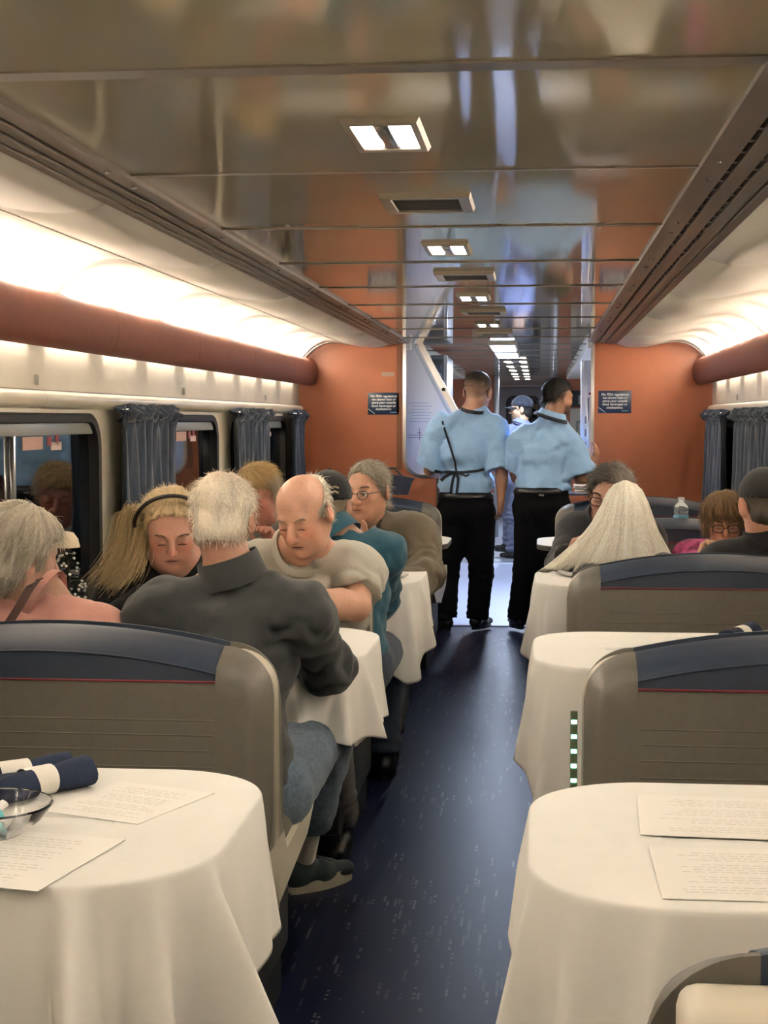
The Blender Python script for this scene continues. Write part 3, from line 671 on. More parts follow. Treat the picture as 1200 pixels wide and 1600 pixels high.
def napkin(x, y, rz, label, z=TZ+.007, L=.21, r0=.024):
    r = empty('rolled_napkin', (x, y, z), rz); tag(r, label, 'napkin', 'navy napkin rolls')
    R = []
    for i in range(15):
        t = i/14; xx = -L/2+L*t; rr = r0*(1.0+.12*math.sin(9*t)+.18*(abs(t-.5)*2)**4); n = 18
        R.append([(xx, rr*(1+.07*math.sin(3*a+4*t))*math.cos(a), r0+rr*.92*(1+.07*math.sin(3*a+4*t))*math.sin(a)) for a in [2*math.pi*k/n for k in range(n)]])
    MB().rings(R).build('napkin_roll', m_nap, r, ang=60)
    for s in (-1, 1):
        b = MB(); pts = [(s*(L/2+.002), .004*a*math.cos(a), r0+.004*a*math.sin(a)) for a in np.linspace(.6,5.2,26)]; b.tube(pts, .0022, 5).build('rolled_edge', m_nap, r)
    MB().rings([[(xx, (r0*1.13)*math.cos(a), r0+r0*1.07*math.sin(a)) for a in [2*math.pi*k/20 for k in range(20)]] for xx in (-.028,.028)], cap=False).build('paper_band', m_band, r)
    return r
_n = lambda u, v: gz(u, v, TZ+.025)[:2]
napkin(*_n(58,1226), math.radians(52), 'navy napkin roll in a white band on the nearest left table, front roll')
napkin(*_n(20,1216), math.radians(40), 'navy napkin roll in a white band on the nearest left table, behind the front roll')
napkin(*_n(-40,1250), math.radians(45), 'navy napkin roll in a white band at the left picture edge beside the bowl')
napkin(.58, 4.47, math.radians(62), 'navy napkin roll with a white band on the second right table', L=.2)
m_clear = mat('clear_glass', (1,1,1), .03, trans=1, ior=1.25)
def bowl(x, y):
    r = empty('glass_bowl', (x, y, TZ+.006)); tag(r, 'clear glass bowl of sweetener packets on the nearest left table', 'bowl')
    MB().lathe([(0,.003),(.035,.003),(.05,.008),(.078,.028),(.094,.047),(.0975,.050),(.099,.047),(.082,.024),(.053,.002),(.036,0),(0,0)], n=40).build('bowl_glass', m_clear, r)
    return r
_b = gz(-18, 1280, TZ+.03)[:2]; bowl(*_b)
mp = [mat('white_packet', (.75,.73,.70), .6), mat('teal_packet', (.10,.42,.46), .6), mat('pale_teal_packet', (.35,.62,.64), .6)]
rs = np.random.RandomState(4)
for i in range(9):
    o = MB().rings([[(-.016,-.003,-.011),(.016,-.003,-.011),(.016,.003,-.011),(-.016,.003,-.011)],[(-.017,-.006,0),(.017,-.006,0),(.017,.006,0),(-.017,.006,0)],[(-.016,-.003,.011),(.016,-.003,.011),(.016,.003,.011),(-.016,.003,.011)]]).build('sweetener_packet', mp[i % 3])
    o.location = (_b[0]+rs.uniform(-.035,.035), _b[1]+rs.uniform(-.035,.035), TZ+.022+.008*(i//3)); o.rotation_euler = (rs.uniform(.9,2), rs.uniform(-.6,.6), rs.uniform(0,6))
    tag(o, ('small white','small teal','small pale teal')[i % 3]+' sweetener packet in the glass bowl', 'packet', 'sweetener packets in the bowl')
# cups, plates and food at the occupied tables
m_plate = mat('clear_plastic', (.9,.9,.9), .12, trans=.75, ior=1.3)
def cup(x, y, label, h=.10, r0=.03, fill=None):
    r = empty('plastic_cup', (x, y, TZ+.006)); tag(r, label, 'cup', 'clear plastic cups')
    MB().lathe([(0,.002),(r0*.78,.002),(r0*1.0,h*.5),(r0*1.2,h),(r0*1.24,h+.002),(r0*1.17,h),(r0*.97,h*.5),(r0*.74,.005),(0,.005)], n=24).build('cup_wall', m_clear, r)
    MB().lathe([(r0*1.17,h-.003),(r0*1.27,h),(r0*1.17,h+.003)], n=24).build('rim', m_plate, r)
def plate(x, y, label, r0=.1):
    r = empty('dinner_plate', (x, y, TZ+.006)); tag(r, label, 'plate', 'plates at the occupied tables')
    MB().lathe([(0,.004),(r0*.62,.004),(r0*.72,.008),(r0,.017),(r0*1.01,.019),(r0*.98,.014),(r0*.7,.002),(0,0)], n=32).build('plate_body', mat('white_china', (.72,.71,.69), .25), r)
plate(-1.08, 4.32, 'white plate before the woman with the headband'); cup(-1.12, 4.20, 'clear plastic cup on the table beside the blonde woman', .09, .034)
cup(-.655, 6.47, 'clear plastic cup in front of the man in the olive jacket', .115, .036)
plate(-.62, 6.16, 'white plate of pinkish food near the aisle, before the man in olive')
plate(.18, 6.35, 'white plate with food on the right table beside the white-haired woman')
m_food = mat('salmon_food', (.50,.20,.11), .6, noise=.3, nscale=60)
rs = np.random.RandomState(9)
for (px, py, who) in ((-.62,6.16,'before the man in olive'),(.18,6.35,'beside the white-haired woman')):
    b = MB()
    for i in range(7):
        c = (px+rs.uniform(-.05,.05), py+rs.uniform(-.05,.05), TZ+.018)
        b.lathe([(0,.016),(.010,.013),(.018,.006),(.019,0),(.0,-.004)], c, 9)
    tag(b.build('food_serving', m_food), 'salmon coloured food on the plate '+who, 'food', kind='stuff')
# little tree with white blossoms by the window on the second left table
tp = (-1.615, 4.30)
r = empty('tabletop_tree', (-1.445, 4.60, TZ+.006)); tag(r, 'small dark tabletop tree with white blossoms and a cream top by the left window', 'plant')
rs = np.random.RandomState(5); b = MB(); f = MB()
for i in range(260):
    t = rs.uniform(0,1); a = rs.uniform(0,6.28); rad = .062*(1-t)+.012; z = .03+.21*t
    p = Vector((rad*math.cos(a), rad*math.sin(a), z)); d = Vector((math.cos(a), math.sin(a), -.3))*.022
    b.tube([p*1.0-Vector((d[0],d[1],0))*1.2, p, p+d*.5], [.0022,.0018,.0005], 4)
for i in range(85):
    t = rs.uniform(0,1); a = rs.uniform(0,6.28); rad = .066*(1-t)+.018; z = .04+.20*t
    f.lathe([(0,.005),(.0042,.003),(.005,0),(.003,-.003),(0,-.004)], (rad*math.cos(a), rad*math.sin(a), z), 6)
b.build('foliage', mat('dark_needles', (.012,.020,.012), .8), r); f.build('blossoms', mat('white_blossom', (.75,.74,.68), .6), r)
MB().lathe([(0,.30),(.02,.295),(.034,.275),(.04,.25),(.0,.25)], n=16).build('cream_topper', mat('cream_topper', (.70,.62,.45), .6), r)
MB().tube([(0,0,.03),(0,0,.25)], .006).build('stem', mat('brown_stem', (.05,.03,.02), .8), r)
MB().lathe([(0,0),(.035,0),(.042,.045),(0,.045)], n=16).build('pot', mat('brown_pot', (.08,.04,.025), .6), r)
# water bottle on the cream shell of the right bench
r = empty('water_bottle', (.665, 7.28, .953)); tag(r, 'small clear water bottle with blue label standing on the right bench top', 'bottle')
MB().lathe([(0,0),(.030,0),(.034,.006),(.034,.05),(.032,.056),(.034,.062),(.033,.085),(.024,.105),(.014,.115),(.013,.122),(0,.122)], n=20).build('bottle_body', mat('clear_bottle', (.85,.93,.97), .06, trans=.85, ior=1.2), r)
MB().lathe([(.0345,.012),(.0352,.014),(.0352,.046),(.0345,.048)], n=20).build('label_band', mat('blue_label', (.18,.42,.60), .4, noise=.5, nscale=60), r)
MB().lathe([(0,.119),(.0155,.119),(.0155,.132),(0,.133)], n=16).build('cap', mat('white_cap', (.75,.77,.78), .4), r)
# papers and folder on the bench by the bulkhead, right; dark bag on the left
r = empty('paper_stack', (.37, 9.22, 1.0)); tag(r, 'stack of loose papers on the right bench by the bulkhead', 'papers')
rs = np.random.RandomState(2)
for i in range(4):
    o = MB().box((-.15,-.10,0),(.15,.10,.006)).build('sheet', mat('lilac_white_paper', (.62,.60,.66), .7), r); o.location = (rs.uniform(-.02,.02),0,.016+.011*i); o.rotation_euler = (0,rs.uniform(-.04,.08),rs.uniform(-.15,.15))
MB().box((-.19,-.11,0),(.19,.11,.014),.004).build('binder', mat('navy_binder', (.015,.02,.06), .4), r)
r = empty('cloth_bag', (-.945, 9.26, 1.025)); tag(r, 'folded dark navy cloth bag on the left bench by the bulkhead', 'bag')
MB().rings([[(-.10,-.05,-.03),(.16,-.05,-.03),(.16,.05,-.03),(-.10,.05,-.03)],[(-.10,-.045,.05),(.18,-.05,.04),(.18,.05,.04),(-.10,.045,.05)],[(-.085,-.03,.115),(.20,-.035,.07),(.20,.03,.07),(-.085,.03,.115)]]).build('bag_body', mat('dark_navy_cloth', (.008,.011,.03), .85, bump=.2, bscale=60), r)
MB().tube([(-.02,0,.09),(.0,0,.125),(.08,0,.13),(.12,0,.08)], .007, 6).build('bag_strap', m_rubber, r)
# ------------------------------------------------------------------ people: smooth solid modelling on a voxel field
def rotm(yaw=0, pitch=0, roll=0):
    """yaw to the person's left, pitch down, roll to the person's right"""
    return np.array(Matrix.Rotation(yaw, 3, 'Z') @ Matrix.Rotation(-pitch, 3, 'X') @ Matrix.Rotation(roll, 3, 'Y'))
class Field:
    def __init__(s, h): s.h = h; s.ops = []; s.lo = np.full(3, 9.); s.hi = np.full(3, -9.)
    def _grow(s, lo, hi): s.lo = np.minimum(s.lo, lo); s.hi = np.maximum(s.hi, hi)
    def cone(s, a, b, ra, rb, k=.02, sub=False, flat=None):
        a, b = np.array(a, float), np.array(b, float); m = max(ra, rb)
        lo, hi = np.minimum(a, b)-m, np.maximum(a, b)+m
        if not sub: s._grow(lo, hi)
        s.ops.append(('c', lo, hi, (a, b, ra, rb, flat), k, sub)); return s
    def ell(s, c, r, R=None, k=.02, sub=False):
        c, r = np.array(c, float), np.array(r, float); m = r.max(); lo, hi = c-m, c+m
        if not sub: s._grow(lo, hi)
        s.ops.append(('e', lo, hi, (c, r, np.eye(3) if R is None else np.array(R)), k, sub)); return s
    def cut(s, p, n, rad):
        """remove what lies beyond plane p,n inside a ball"""
        p = np.array(p, float); s.ops.append(('k', p-rad, p+rad, (p, np.array(n, float)/np.linalg.norm(n), rad), 0, True)); return s
    def fun(s, lo, hi, g):
        """keep only where g<=0 (whole field)"""
        s.ops.append(('f', np.array(lo), np.array(hi), g, 0, True)); return s
    def solve(s):
        h = s.h; lo = s.lo-3*h-.012; n = np.ceil((s.hi+3*h+.012-lo)/h).astype(int)+1
        F = np.full(n, .25, np.float32); ax = [lo[i]+h*np.arange(n[i]) for i in range(3)]
        for t, l, u, prm, k, sub in s.ops:
            m = max(k, .03)*1.3
            i0 = np.clip(np.floor((l-m-lo)/h).astype(int), 0, n-1); i1 = np.clip(np.ceil((u+m-lo)/h).astype(int)+1, 1, n)
            if (i1 <= i0).any(): continue
            sl = tuple(slice(i0[i], i1[i]) for i in range(3))
            X, Y, Z = np.meshgrid(*[ax[i][sl[i]] for i in range(3)], indexing='ij', sparse=True)
            f = F[sl]
            if t == 'c':
                a, b, ra, rb, flat = prm; d = b-a; L2 = max(d@d, 1e-9)
                px, py, pz = X-a[0], Y-a[1], Z-a[2]
                T = np.clip((px*d[0]+py*d[1]+pz*d[2])/L2, 0, 1)
                qx, qy, qz = px-T*d[0], py-T*d[1], pz-T*d[2]
                if flat is not None:
                    nv, fl = flat; nv = np.array(nv, float); nv /= np.linalg.norm(nv); dt = (qx*nv[0]+qy*nv[1]+qz*nv[2])*(1/fl-1)
                    qx, qy, qz = qx+nv[0]*dt, qy+nv[1]*dt, qz+nv[2]*dt
                D = np.sqrt(qx*qx+qy*qy+qz*qz)-(ra+(rb-ra)*T)
            elif t == 'e':
                c, r, R = prm; px, py, pz = X-c[0], Y-c[1], Z-c[2]
                u0 = px*R[0,0]+py*R[1,0]+pz*R[2,0]; u1 = px*R[0,1]+py*R[1,1]+pz*R[2,1]; u2 = px*R[0,2]+py*R[1,2]+pz*R[2,2]
                k0 = np.sqrt((u0/r[0])**2+(u1/r[1])**2+(u2/r[2])**2); k1 = np.sqrt((u0/r[0]**2)**2+(u1/r[1]**2)**2+(u2/r[2]**2)**2)
                D = k0*(k0-1)/np.maximum(k1, 1e-6)
            elif t == 'k':
                p, nv, rad = prm; px, py, pz = X-p[0], Y-p[1], Z-p[2]
                pl = px*nv[0]+py*nv[1]+pz*nv[2]; bl = np.sqrt(px*px+py*py+pz*pz)-rad
                F[sl] = np.maximum(f, np.minimum(pl, -bl)); continue
            else:
                F[sl] = np.maximum(f, prm(X, Y, Z)); continue
            D = D.astype(np.float32)
            if sub:
                D = -D
                if k: e = np.maximum(k-np.abs(f-D), 0)/k; F[sl] = np.maximum(f, D)+e*e*k*.25
                else: F[sl] = np.maximum(f, D)
            else:
                if k: e = np.maximum(k-np.abs(f-D), 0)/k; F[sl] = np.minimum(f, D)-e*e*k*.25
                else: F[sl] = np.minimum(f, D)
        return surface_net(F, lo, h)
def surface_net(F, lo, h):
    S = F < 0
    n = np.array(F.shape)
    c = np.zeros(n-1, np.int8)
    offs = [(i, j, k) for i in (0, 1) for j in (0, 1) for k in (0, 1)]
    for o in offs: c += S[o[0]:n[0]-1+o[0], o[1]:n[1]-1+o[1], o[2]:n[2]-1+o[2]]
    act = (c > 0) & (c < 8); idx = np.argwhere(act)
    if len(idx) == 0: return np.zeros((0, 3)), np.zeros((0, 4), int)
    vals = {o: F[idx[:,0]+o[0], idx[:,1]+o[1], idx[:,2]+o[2]] for o in offs}
    acc = np.zeros((len(idx), 3)); cnt = np.zeros(len(idx))
    for o in offs:
        for a in range(3):
            if o[a]: continue
            p = list(o); p[a] = 1; v0, v1 = vals[o], vals[tuple(p)]; m = (v0 < 0) != (v1 < 0)
            t = np.where(m, v0/np.where(m, v0-v1, 1), 0)
            q = np.array(o, float)[None].repeat(len(idx), 0); q[:, a] += t
            acc[m] += q[m]; cnt[m] += 1
    V = lo + h*(idx + acc/cnt[:, None])
    vid = np.full(n-1, -1); vid[tuple(idx.T)] = np.arange(len(idx)); Q = []
    for a in range(3):
        b_, c_ = (a+1) % 3, (a+2) % 3
        s0 = [slice(1, n[i]-1) for i in range(3)]; s0[a] = slice(0, n[a]-1); s1 = list(s0); s1[a] = slice(1, n[a])
        A, B = S[tuple(s0)], S[tuple(s1)]; e = np.argwhere(A != B); base = e.copy(); base[:, b_] += 1; base[:, c_] += 1
        def g(db, dc): q = base.copy(); q[:, b_] += db; q[:, c_] += dc; return vid[tuple(q.T)]
        q = np.stack([g(-1,-1), g(0,-1), g(0,0), g(-1,0)], 1); fl = ~A[tuple(e.T)]; q[fl] = q[fl][:, ::-1]; Q.append(q)
    Q = np.concatenate(Q); return V, Q[(Q >= 0).all(1)]
def relax(V, Q, it=2, f=.5):
    E = np.concatenate([Q[:, [0,1]], Q[:, [1,2]], Q[:, [2,3]], Q[:, [3,0]]])
    for s_ in range(it):
        for w_ in (f, -f*.9):
            A = np.zeros_like(V); c = np.zeros(len(V))
            for d in range(3): A[:, d] = np.bincount(E[:,0], V[E[:,1], d], len(V)) + np.bincount(E[:,1], V[E[:,0], d], len(V))
            c = np.bincount(E[:,0], minlength=len(V)) + np.bincount(E[:,1], minlength=len(V))
            V = V + w_*(A/np.maximum(c, 1)[:, None]-V)
    return V
def normals(V, Q):
    fn = np.cross(V[Q[:,2]]-V[Q[:,0]], V[Q[:,3]]-V[Q[:,1]]); N = np.zeros_like(V)
    for i in range(4):
        for d in range(3): N[:, d] += np.bincount(Q[:, i], fn[:, d], len(V))
    return N/np.maximum(np.linalg.norm(N, axis=1), 1e-9)[:, None]
_T = NR.uniform(-1, 1, (32, 32, 32))
def vnoise(P):
    i = np.floor(P).astype(int); f = P-i; f = f*f*(3-2*f); r = 0
    for a in (0, 1):
        for b in (0, 1):
            for c in (0, 1):
                wgt = (f[:,0] if a else 1-f[:,0])*(f[:,1] if b else 1-f[:,1])*(f[:,2] if c else 1-f[:,2])
                r = r + wgt*_T[(i[:,0]+a) % 32, (i[:,1]+b) % 32, (i[:,2]+c) % 32]
    return r
def qmesh(name, V, Q, m, parent, col=None):
    me = bpy.data.meshes.new(name); nv, nq = len(V), len(Q)
    me.vertices.add(nv); me.vertices.foreach_set('co', np.asarray(V, np.float32).ravel())
    me.loops.add(nq*4); me.polygons.add(nq); me.loops.foreach_set('vertex_index', np.asarray(Q, np.int32).ravel())
    me.polygons.foreach_set('loop_start', np.arange(0, nq*4, 4, dtype=np.int32)); me.polygons.foreach_set('use_smooth', np.ones(nq, bool))
    me.update(calc_edges=True); me.validate()
    if col is not None:
        a = me.color_attributes.new('Col', 'FLOAT_COLOR', 'POINT'); a.data.foreach_set('color', np.c_[col, np.ones(nv)].astype(np.float32).ravel())
    o = bpy.data.objects.new(name, me); COL.objects.link(o); me.materials.append(m)
    if parent: o.parent = parent
    return o
m_skin = mat('skin', (.5,.3,.2), .48, attr='Col', noise=.07, nscale=120, bump=.06, bscale=350)
m_hair = mat('hair', (.5,.4,.3), .5, attr='Col', noise=.12, nscale=160, spec=.35)
def fabric(name, col, n=.12, ns=220, b=.25, bs=900, rough=.9, sheen=.15): return mat(name, col, rough, noise=n, nscale=ns, bump=b, bscale=bs, sheen=sheen)
L3 = lambda *p: np.array(p, float)
def strands(name, P0, D, L, col, parent, r=.0011, droop=.3, curl=.15, seg=4, rs=NR, var=.25, flow=None):
    """many fine locks: roots P0, directions D, lengths L; one hair mesh"""
    n = len(P0); D = D/np.maximum(np.linalg.norm(D, axis=1), 1e-9)[:, None]
    side = np.cross(D, rs.normal(size=(n, 3))); side /= np.maximum(np.linalg.norm(side, axis=1), 1e-9)[:, None]; oth = np.cross(D, side)
    V = np.zeros((n, seg+1, 3, 3)); bend = rs.normal(size=(n, 3))*curl
    for j in range(seg+1):
        t = j/seg; c = P0 + (D*t + bend*t*t*.5 + np.array([0, 0, -droop])*t*t)*np.asarray(L).reshape(-1, 1)
        if flow is not None: c = flow(c, t)
        rr = r*(1-.75*t)
        for q in range(3):
            a = 2*math.pi*q/3; V[:, j, q] = c + (side*math.cos(a)+oth*math.sin(a))*rr
    V = V.reshape(-1, 3); base = (np.arange(n)*(seg+1)*3)[:, None]
    f = []
    for j in range(seg):
        for q in range(3): f.append(base + np.array([[j*3+q, j*3+(q+1) % 3, (j+1)*3+(q+1) % 3, (j+1)*3+q]]))
    Q = np.concatenate(f); C = np.asarray(col)*(1+rs.uniform(-var, var, (n, 1))); C = np.repeat(np.clip(C, 0, 1), (seg+1)*3, 0)
    return qmesh(name, V, Q, m_hair, parent, C)
# --- hand -----------------------------------------------------------------------------------------------------------
def hand(F, wrist, d, pn, side, curl=(.35,.45,.4), s=1.0, spread=.06, thumb=.5):
    """wrist point, direction of the palm d, palm normal pn (towards the palm side), side=+1 right hand / -1 left hand"""
    w_ = np.array(wrist, float); d = np.array(d, float); d /= np.linalg.norm(d); pn = np.array(pn, float); pn -= d*(pn@d); pn /= np.linalg.norm(pn)
    x = np.cross(d, pn)*side                           # towards the thumb
    F.cone(w_, w_+d*.03*s, .024*s, .027*s, .015, flat=(pn, .75))
    for o in (-.026, -.009, .009, .024): F.cone(w_+d*.02*s+x*o*.6*s, w_+d*.085*s+x*o*s, .017*s, .0125*s, .012)
    for i, (o, L) in enumerate(((.026,.072),(.0085,.080),(-.009,.075),(-.026,.058))):
        p = w_+d*.085*s+x*o*s; a = 0; dirv = d+x*o*spread*20
        for j, (fr, c) in enumerate(zip((.45,.32,.23), curl)):
            a += c*(1+.06*i); v = (dirv/np.linalg.norm(dirv))*math.cos(a)+pn*math.sin(a); q = p+v*L*fr*s
            F.cone(p, q, (.0096-.0009*j)*s, (.0088-.0009*j)*s, .005); p = q
    p = w_+d*.025*s+x*.022*s; v = d*.55+x*.75+pn*.25; v /= np.linalg.norm(v); q = p+v*.042*s; F.cone(p, q, .0145*s, .0115*s, .012)
    v2 = d*.85+x*.25+pn*thumb; v2 /= np.linalg.norm(v2); e = q+v2*.030*s; F.cone(q, e, .0112*s, .0098*s, .006)
    v3 = d*.9+pn*thumb*.9-x*.05; v3 /= np.linalg.norm(v3); F.cone(e, e+v3*.024*s, .0098*s, .0075*s, .005)
# --- the figure -----------------------------------------------------------------------------------------------------
def person(label, root, rot, head, hrot, J, skin, hair=None, top=None, bottom=None, s=1.0, girth=1.0, face=None, hands=None, h=.0052, extras=None, seated=True, shoes=None):
    """root: floor point below the pelvis; rot: heading (0 looks along the car, away); joints J in body axes
    (x right, y forward, z up from the floor); head: centre of the head; hrot: (yaw, pitch, roll)"""
    R0 = empty('person', (root[0], root[1], 0), rot); tag(R0, label, 'person')
    face = face or {}; H = np.array(head, float); RH = rotm(*hrot); hs = s*face.get('hs', 1); hp = lambda *p: H + RH @ (np.array(p, float)*hs)
    F = Field(h)
    wd = face.get('wide', 1.0)
    F.ell(hp(0,-.014,.036), L3(.074*wd,.092,.078)*hs, RH, 0)
    F.ell(hp(0,.022,-.028), L3(.059*wd,.064,.082)*hs, RH, .03*hs)
    F.ell(hp(0,.030,-.072), L3(.047*wd,.046,.036)*hs, RH, .03*hs)
    for q in (-1, 1):
        F.ell(hp(q*.038*wd,.052,-.022), L3(.024,.024,.02)*hs, RH, .02*hs)
        if face.get('jowl'): F.ell(hp(q*.036,.045,-.062), L3(.030,.03,.034)*hs*face['jowl'], RH, .025*hs)
    F.ell(hp(0,.069,-.100), L3(.019,.016,.014)*hs, RH, .022*hs)
    if face.get('chin2'): F.ell(hp(0,.025,-.108), L3(.05,.045,.03)*hs, RH, .03*hs)
    F.cone(hp(-.034,.072,.024), hp(.034,.072,.024), .0125*hs, .0125*hs, .018*hs)
    for q in (-1, 1):
        F.ell(hp(q*.031,.093,.003), L3(.019,.014,.011)*hs, RH, .012*hs, True)
        F.ell(hp(q*.031,.072,.002), L3(.0145,.0125,.0125)*hs, RH, .006*hs)
    nz = face.get('nose', 1)
    F.cone(hp(0,.084,.014), hp(0,.084+.021*nz,-.027), .0075*hs, .0125*hs*nz, .010*hs)
    for q in (-1, 1): F.ell(hp(q*.0115*nz,.090+.006*nz,-.031), L3(.0085,.010,.008)*hs*nz, RH, .006*hs)
    F.cone(hp(-.020,.079,-.057), hp(.020,.079,-.057), .0065*hs, .0065*hs, .010*hs)
    F.ell(hp(0,.086,-.0565), L3(.017,.007,.0055)*hs, RH, .006*hs); F.ell(hp(0,.084,-.068), L3(.016,.007,.006)*hs, RH, .006*hs)
    F.cone(hp(-.019,.0905,-.0625), hp(.019,.0905,-.0625), .003*hs, .003*hs, .003*hs, True)
    er = face.get('ear', 1)
    for q in (-1, 1):
        RE = RH @ np.array(Matrix.Rotation(q*-.35, 3, 'Z') @ Matrix.Rotation(-.15, 3, 'X'))
        F.ell(hp(q*.080*wd,-.016,-.004), L3(.009,.020,.033)*hs*er, RE, .006*hs)
        F.ell(hp(q*.090*wd,-.012,.001), L3(.006,.012,.020)*hs*er, RE, .004*hs, True)
    NB = np.array(J['neck'], float); nr = face.get('neck', .056)*s
    F.cone(hp(0,-.028,-.055), NB, nr, nr*1.12, .03*hs)
    F.cone(hp(0,.012,-.080), NB+L3(0,.015,-.01), nr*.7, nr*.8, .03*hs)
    C, PV = np.array(J['chest'], float), np.array(J['pelvis'], float)
    sh = {q: np.array(J['sh'+q], float) for q in 'LR'}; el = {q: np.array(J['el'+q], float) for q in 'LR'}; wr = {q: np.array(J['wr'+q], float) for q in 'LR'}
    up = (C-PV); up /= np.linalg.norm(up); sx = sh['R']-sh['L']; sx -= up*(sx@up); sx /= np.linalg.norm(sx); RT = np.stack([sx, np.cross(up, sx), up], 1)
    fw = RT[:, 1]; g = girth
    F.ell(C, L3(.12,.075,.13)*s, RT, .03); F.cone(C, PV, .075*s, .085*s, .05)
    for q in 'LR':
        F.cone(NB, sh[q], .045*s, .045*s, .04); ar = top.get('armr', 1) if top else 1
        F.cone(sh[q], el[q], .046*s*ar, .040*s*ar, .02); F.cone(el[q], el[q]+(wr[q]-el[q])*.3, .041*s*ar, .042*s*ar, .015)
        F.cone(el[q]+(wr[q]-el[q])*.3, wr[q], .042*s*ar, .026*s, .015)
    for q in 'LR':
        hd = (hands or {}).get(q)
        if hd: hand(F, wr[q], hd[0], hd[1], 1 if q == 'R' else -1, hd[2] if len(hd) > 2 else (.35,.45,.4), s)
        else: F.ell(wr[q], L3(.03,.03,.03)*s, None, .01)
    V, Q = F.solve(); V = relax(V, Q, 1)
    loc = ((V-H) @ RH)/hs; base = np.tile(np.array(skin, float), (len(V), 1))
    def blend(mask, c, f): base[:] = base*(1-(mask*f)[:, None]) + np.array(c)*(mask*f)[:, None]
    gs = lambda p, r: np.exp(-(((loc-np.array(p))/np.array(r))**2).sum(1))
    ru = np.array(skin)*np.array([1.08,.72,.66]); rd = face.get('ruddy', .5)
    for q in (-1, 1): blend(gs((q*.042,.07,-.022), (.026,.04,.024)), ru, rd)
    blend(gs((0,.105,-.027), (.018,.02,.016)), ru, rd*.9); blend(gs((0,.06,-.09),(.03,.03,.018)), ru, rd*.4)
    for q in (-1, 1): blend(gs((q*.084,-.014,-.004), (.015,.022,.03)), ru, rd*.9)
    lips = np.array(face.get('lips', np.array(skin)*np.array([.95,.60,.56]))); blend(gs((0,.092,-.0625),(.020,.012,.0085)), lips, .85)
    for q in (-1, 1): blend(gs((q*.031,.086,-.006),(.015,.02,.006)), np.array(skin)*np.array([.72,.55,.52]), .45)
    if face.get('stubble') is not None:
        mk = np.clip((-.035-loc[:,2])/.02, 0, 1)*np.clip((loc[:,1]+.005)/.02, 0, 1)*np.clip((loc[:,2]+.135)/.02, 0, 1); blend(mk, face['stubble'], face.get('stub_f', .6))
    if face.get('shaved') is not None:
        zb = np.interp(loc[:,1], [-.06,-.03,.0,.03,.075], [-.05,-.02,.02,.05,.075]); mk = np.clip((loc[:,2]-zb)/.014, 0, 1); blend(mk, face['shaved'], face.get('shav_f', .8))
    body = qmesh('body', V, Q, m_skin, R0, base)
    # dark lines of the mouth, closed lids or open eyes, brows
    ink = mat('dark_brown_line', (.07,.025,.02), .6)
    if face.get('mouth', True):
        MB().tube([hp(x, .0905-.35*abs(x)**1.5-2.2*x*x, -.0625-.0*x-abs(x)*face.get('frown', .08)) for x in np.linspace(-.021,.021,9)], [.0005*s,.001*s,.0012*s,.0013*s,.0013*s,.0013*s,.0012*s,.001*s,.0005*s], 5).build('mouth_line', ink, R0)
    ey = face.get('eyes')
    for q in (-1, 1):
        if ey == 'closed':
            MB().tube([hp(q*.031+x, .0858-4.5*x*x*.9, -.0035-x*x*10) for x in np.linspace(-.0135,.0135,7)], [.0006*s]+[.0016*s]*5+[.0006*s], 5).build('eyelashes', ink, body)
        elif ey == 'open':
            e = Field(.0016); e.ell((0,0,0), L3(.0118,.0118,.0118)*hs, None, 0); v, qq = e.solve()
            cc = np.tile([.72,.68,.62], (len(v), 1)); dd = v/np.linalg.norm(v, axis=1)[:, None]; lk = RH @ np.array(face.get('look', (0,1,-.1))); lk /= np.linalg.norm(lk)
            an = dd @ lk; cc[an > .90] = face.get('iris', (.07,.05,.03)); cc[an > .97] = (.005,.005,.005)
            qmesh('eye', v+hp(q*.031,.0748,.0), qq, mat('eye', (.7,.7,.7), .12, attr='Col'), body, cc)
            MB().tube([hp(q*.031+x, .0885-5.5*x*x, .0055-x*x*34) for x in np.linspace(-.0135,.0135,7)], [.0006*s]+[.0017*s]*5+[.0006*s], 5).build('eyelashes', ink, body)
        if face.get('brow') is not None:
            n = 90; t = NR.uniform(0, 1, n); x = q*(.014+.034*t); P0 = np.array([hp(a, .0865-.010*tt**2-.0, .0225+.006*math.sin(tt*2.6)+b) for a, tt, b in zip(x, t, NR.uniform(-.0025,.0025,n))])
            strands('eyebrow', P0, np.tile(RH @ np.array([q*.9,.25,.25]), (n,1))+NR.normal(size=(n,3))*.2, np.full(n,.008*s), face['brow'], body, r=.0008, seg=2, droop=0)
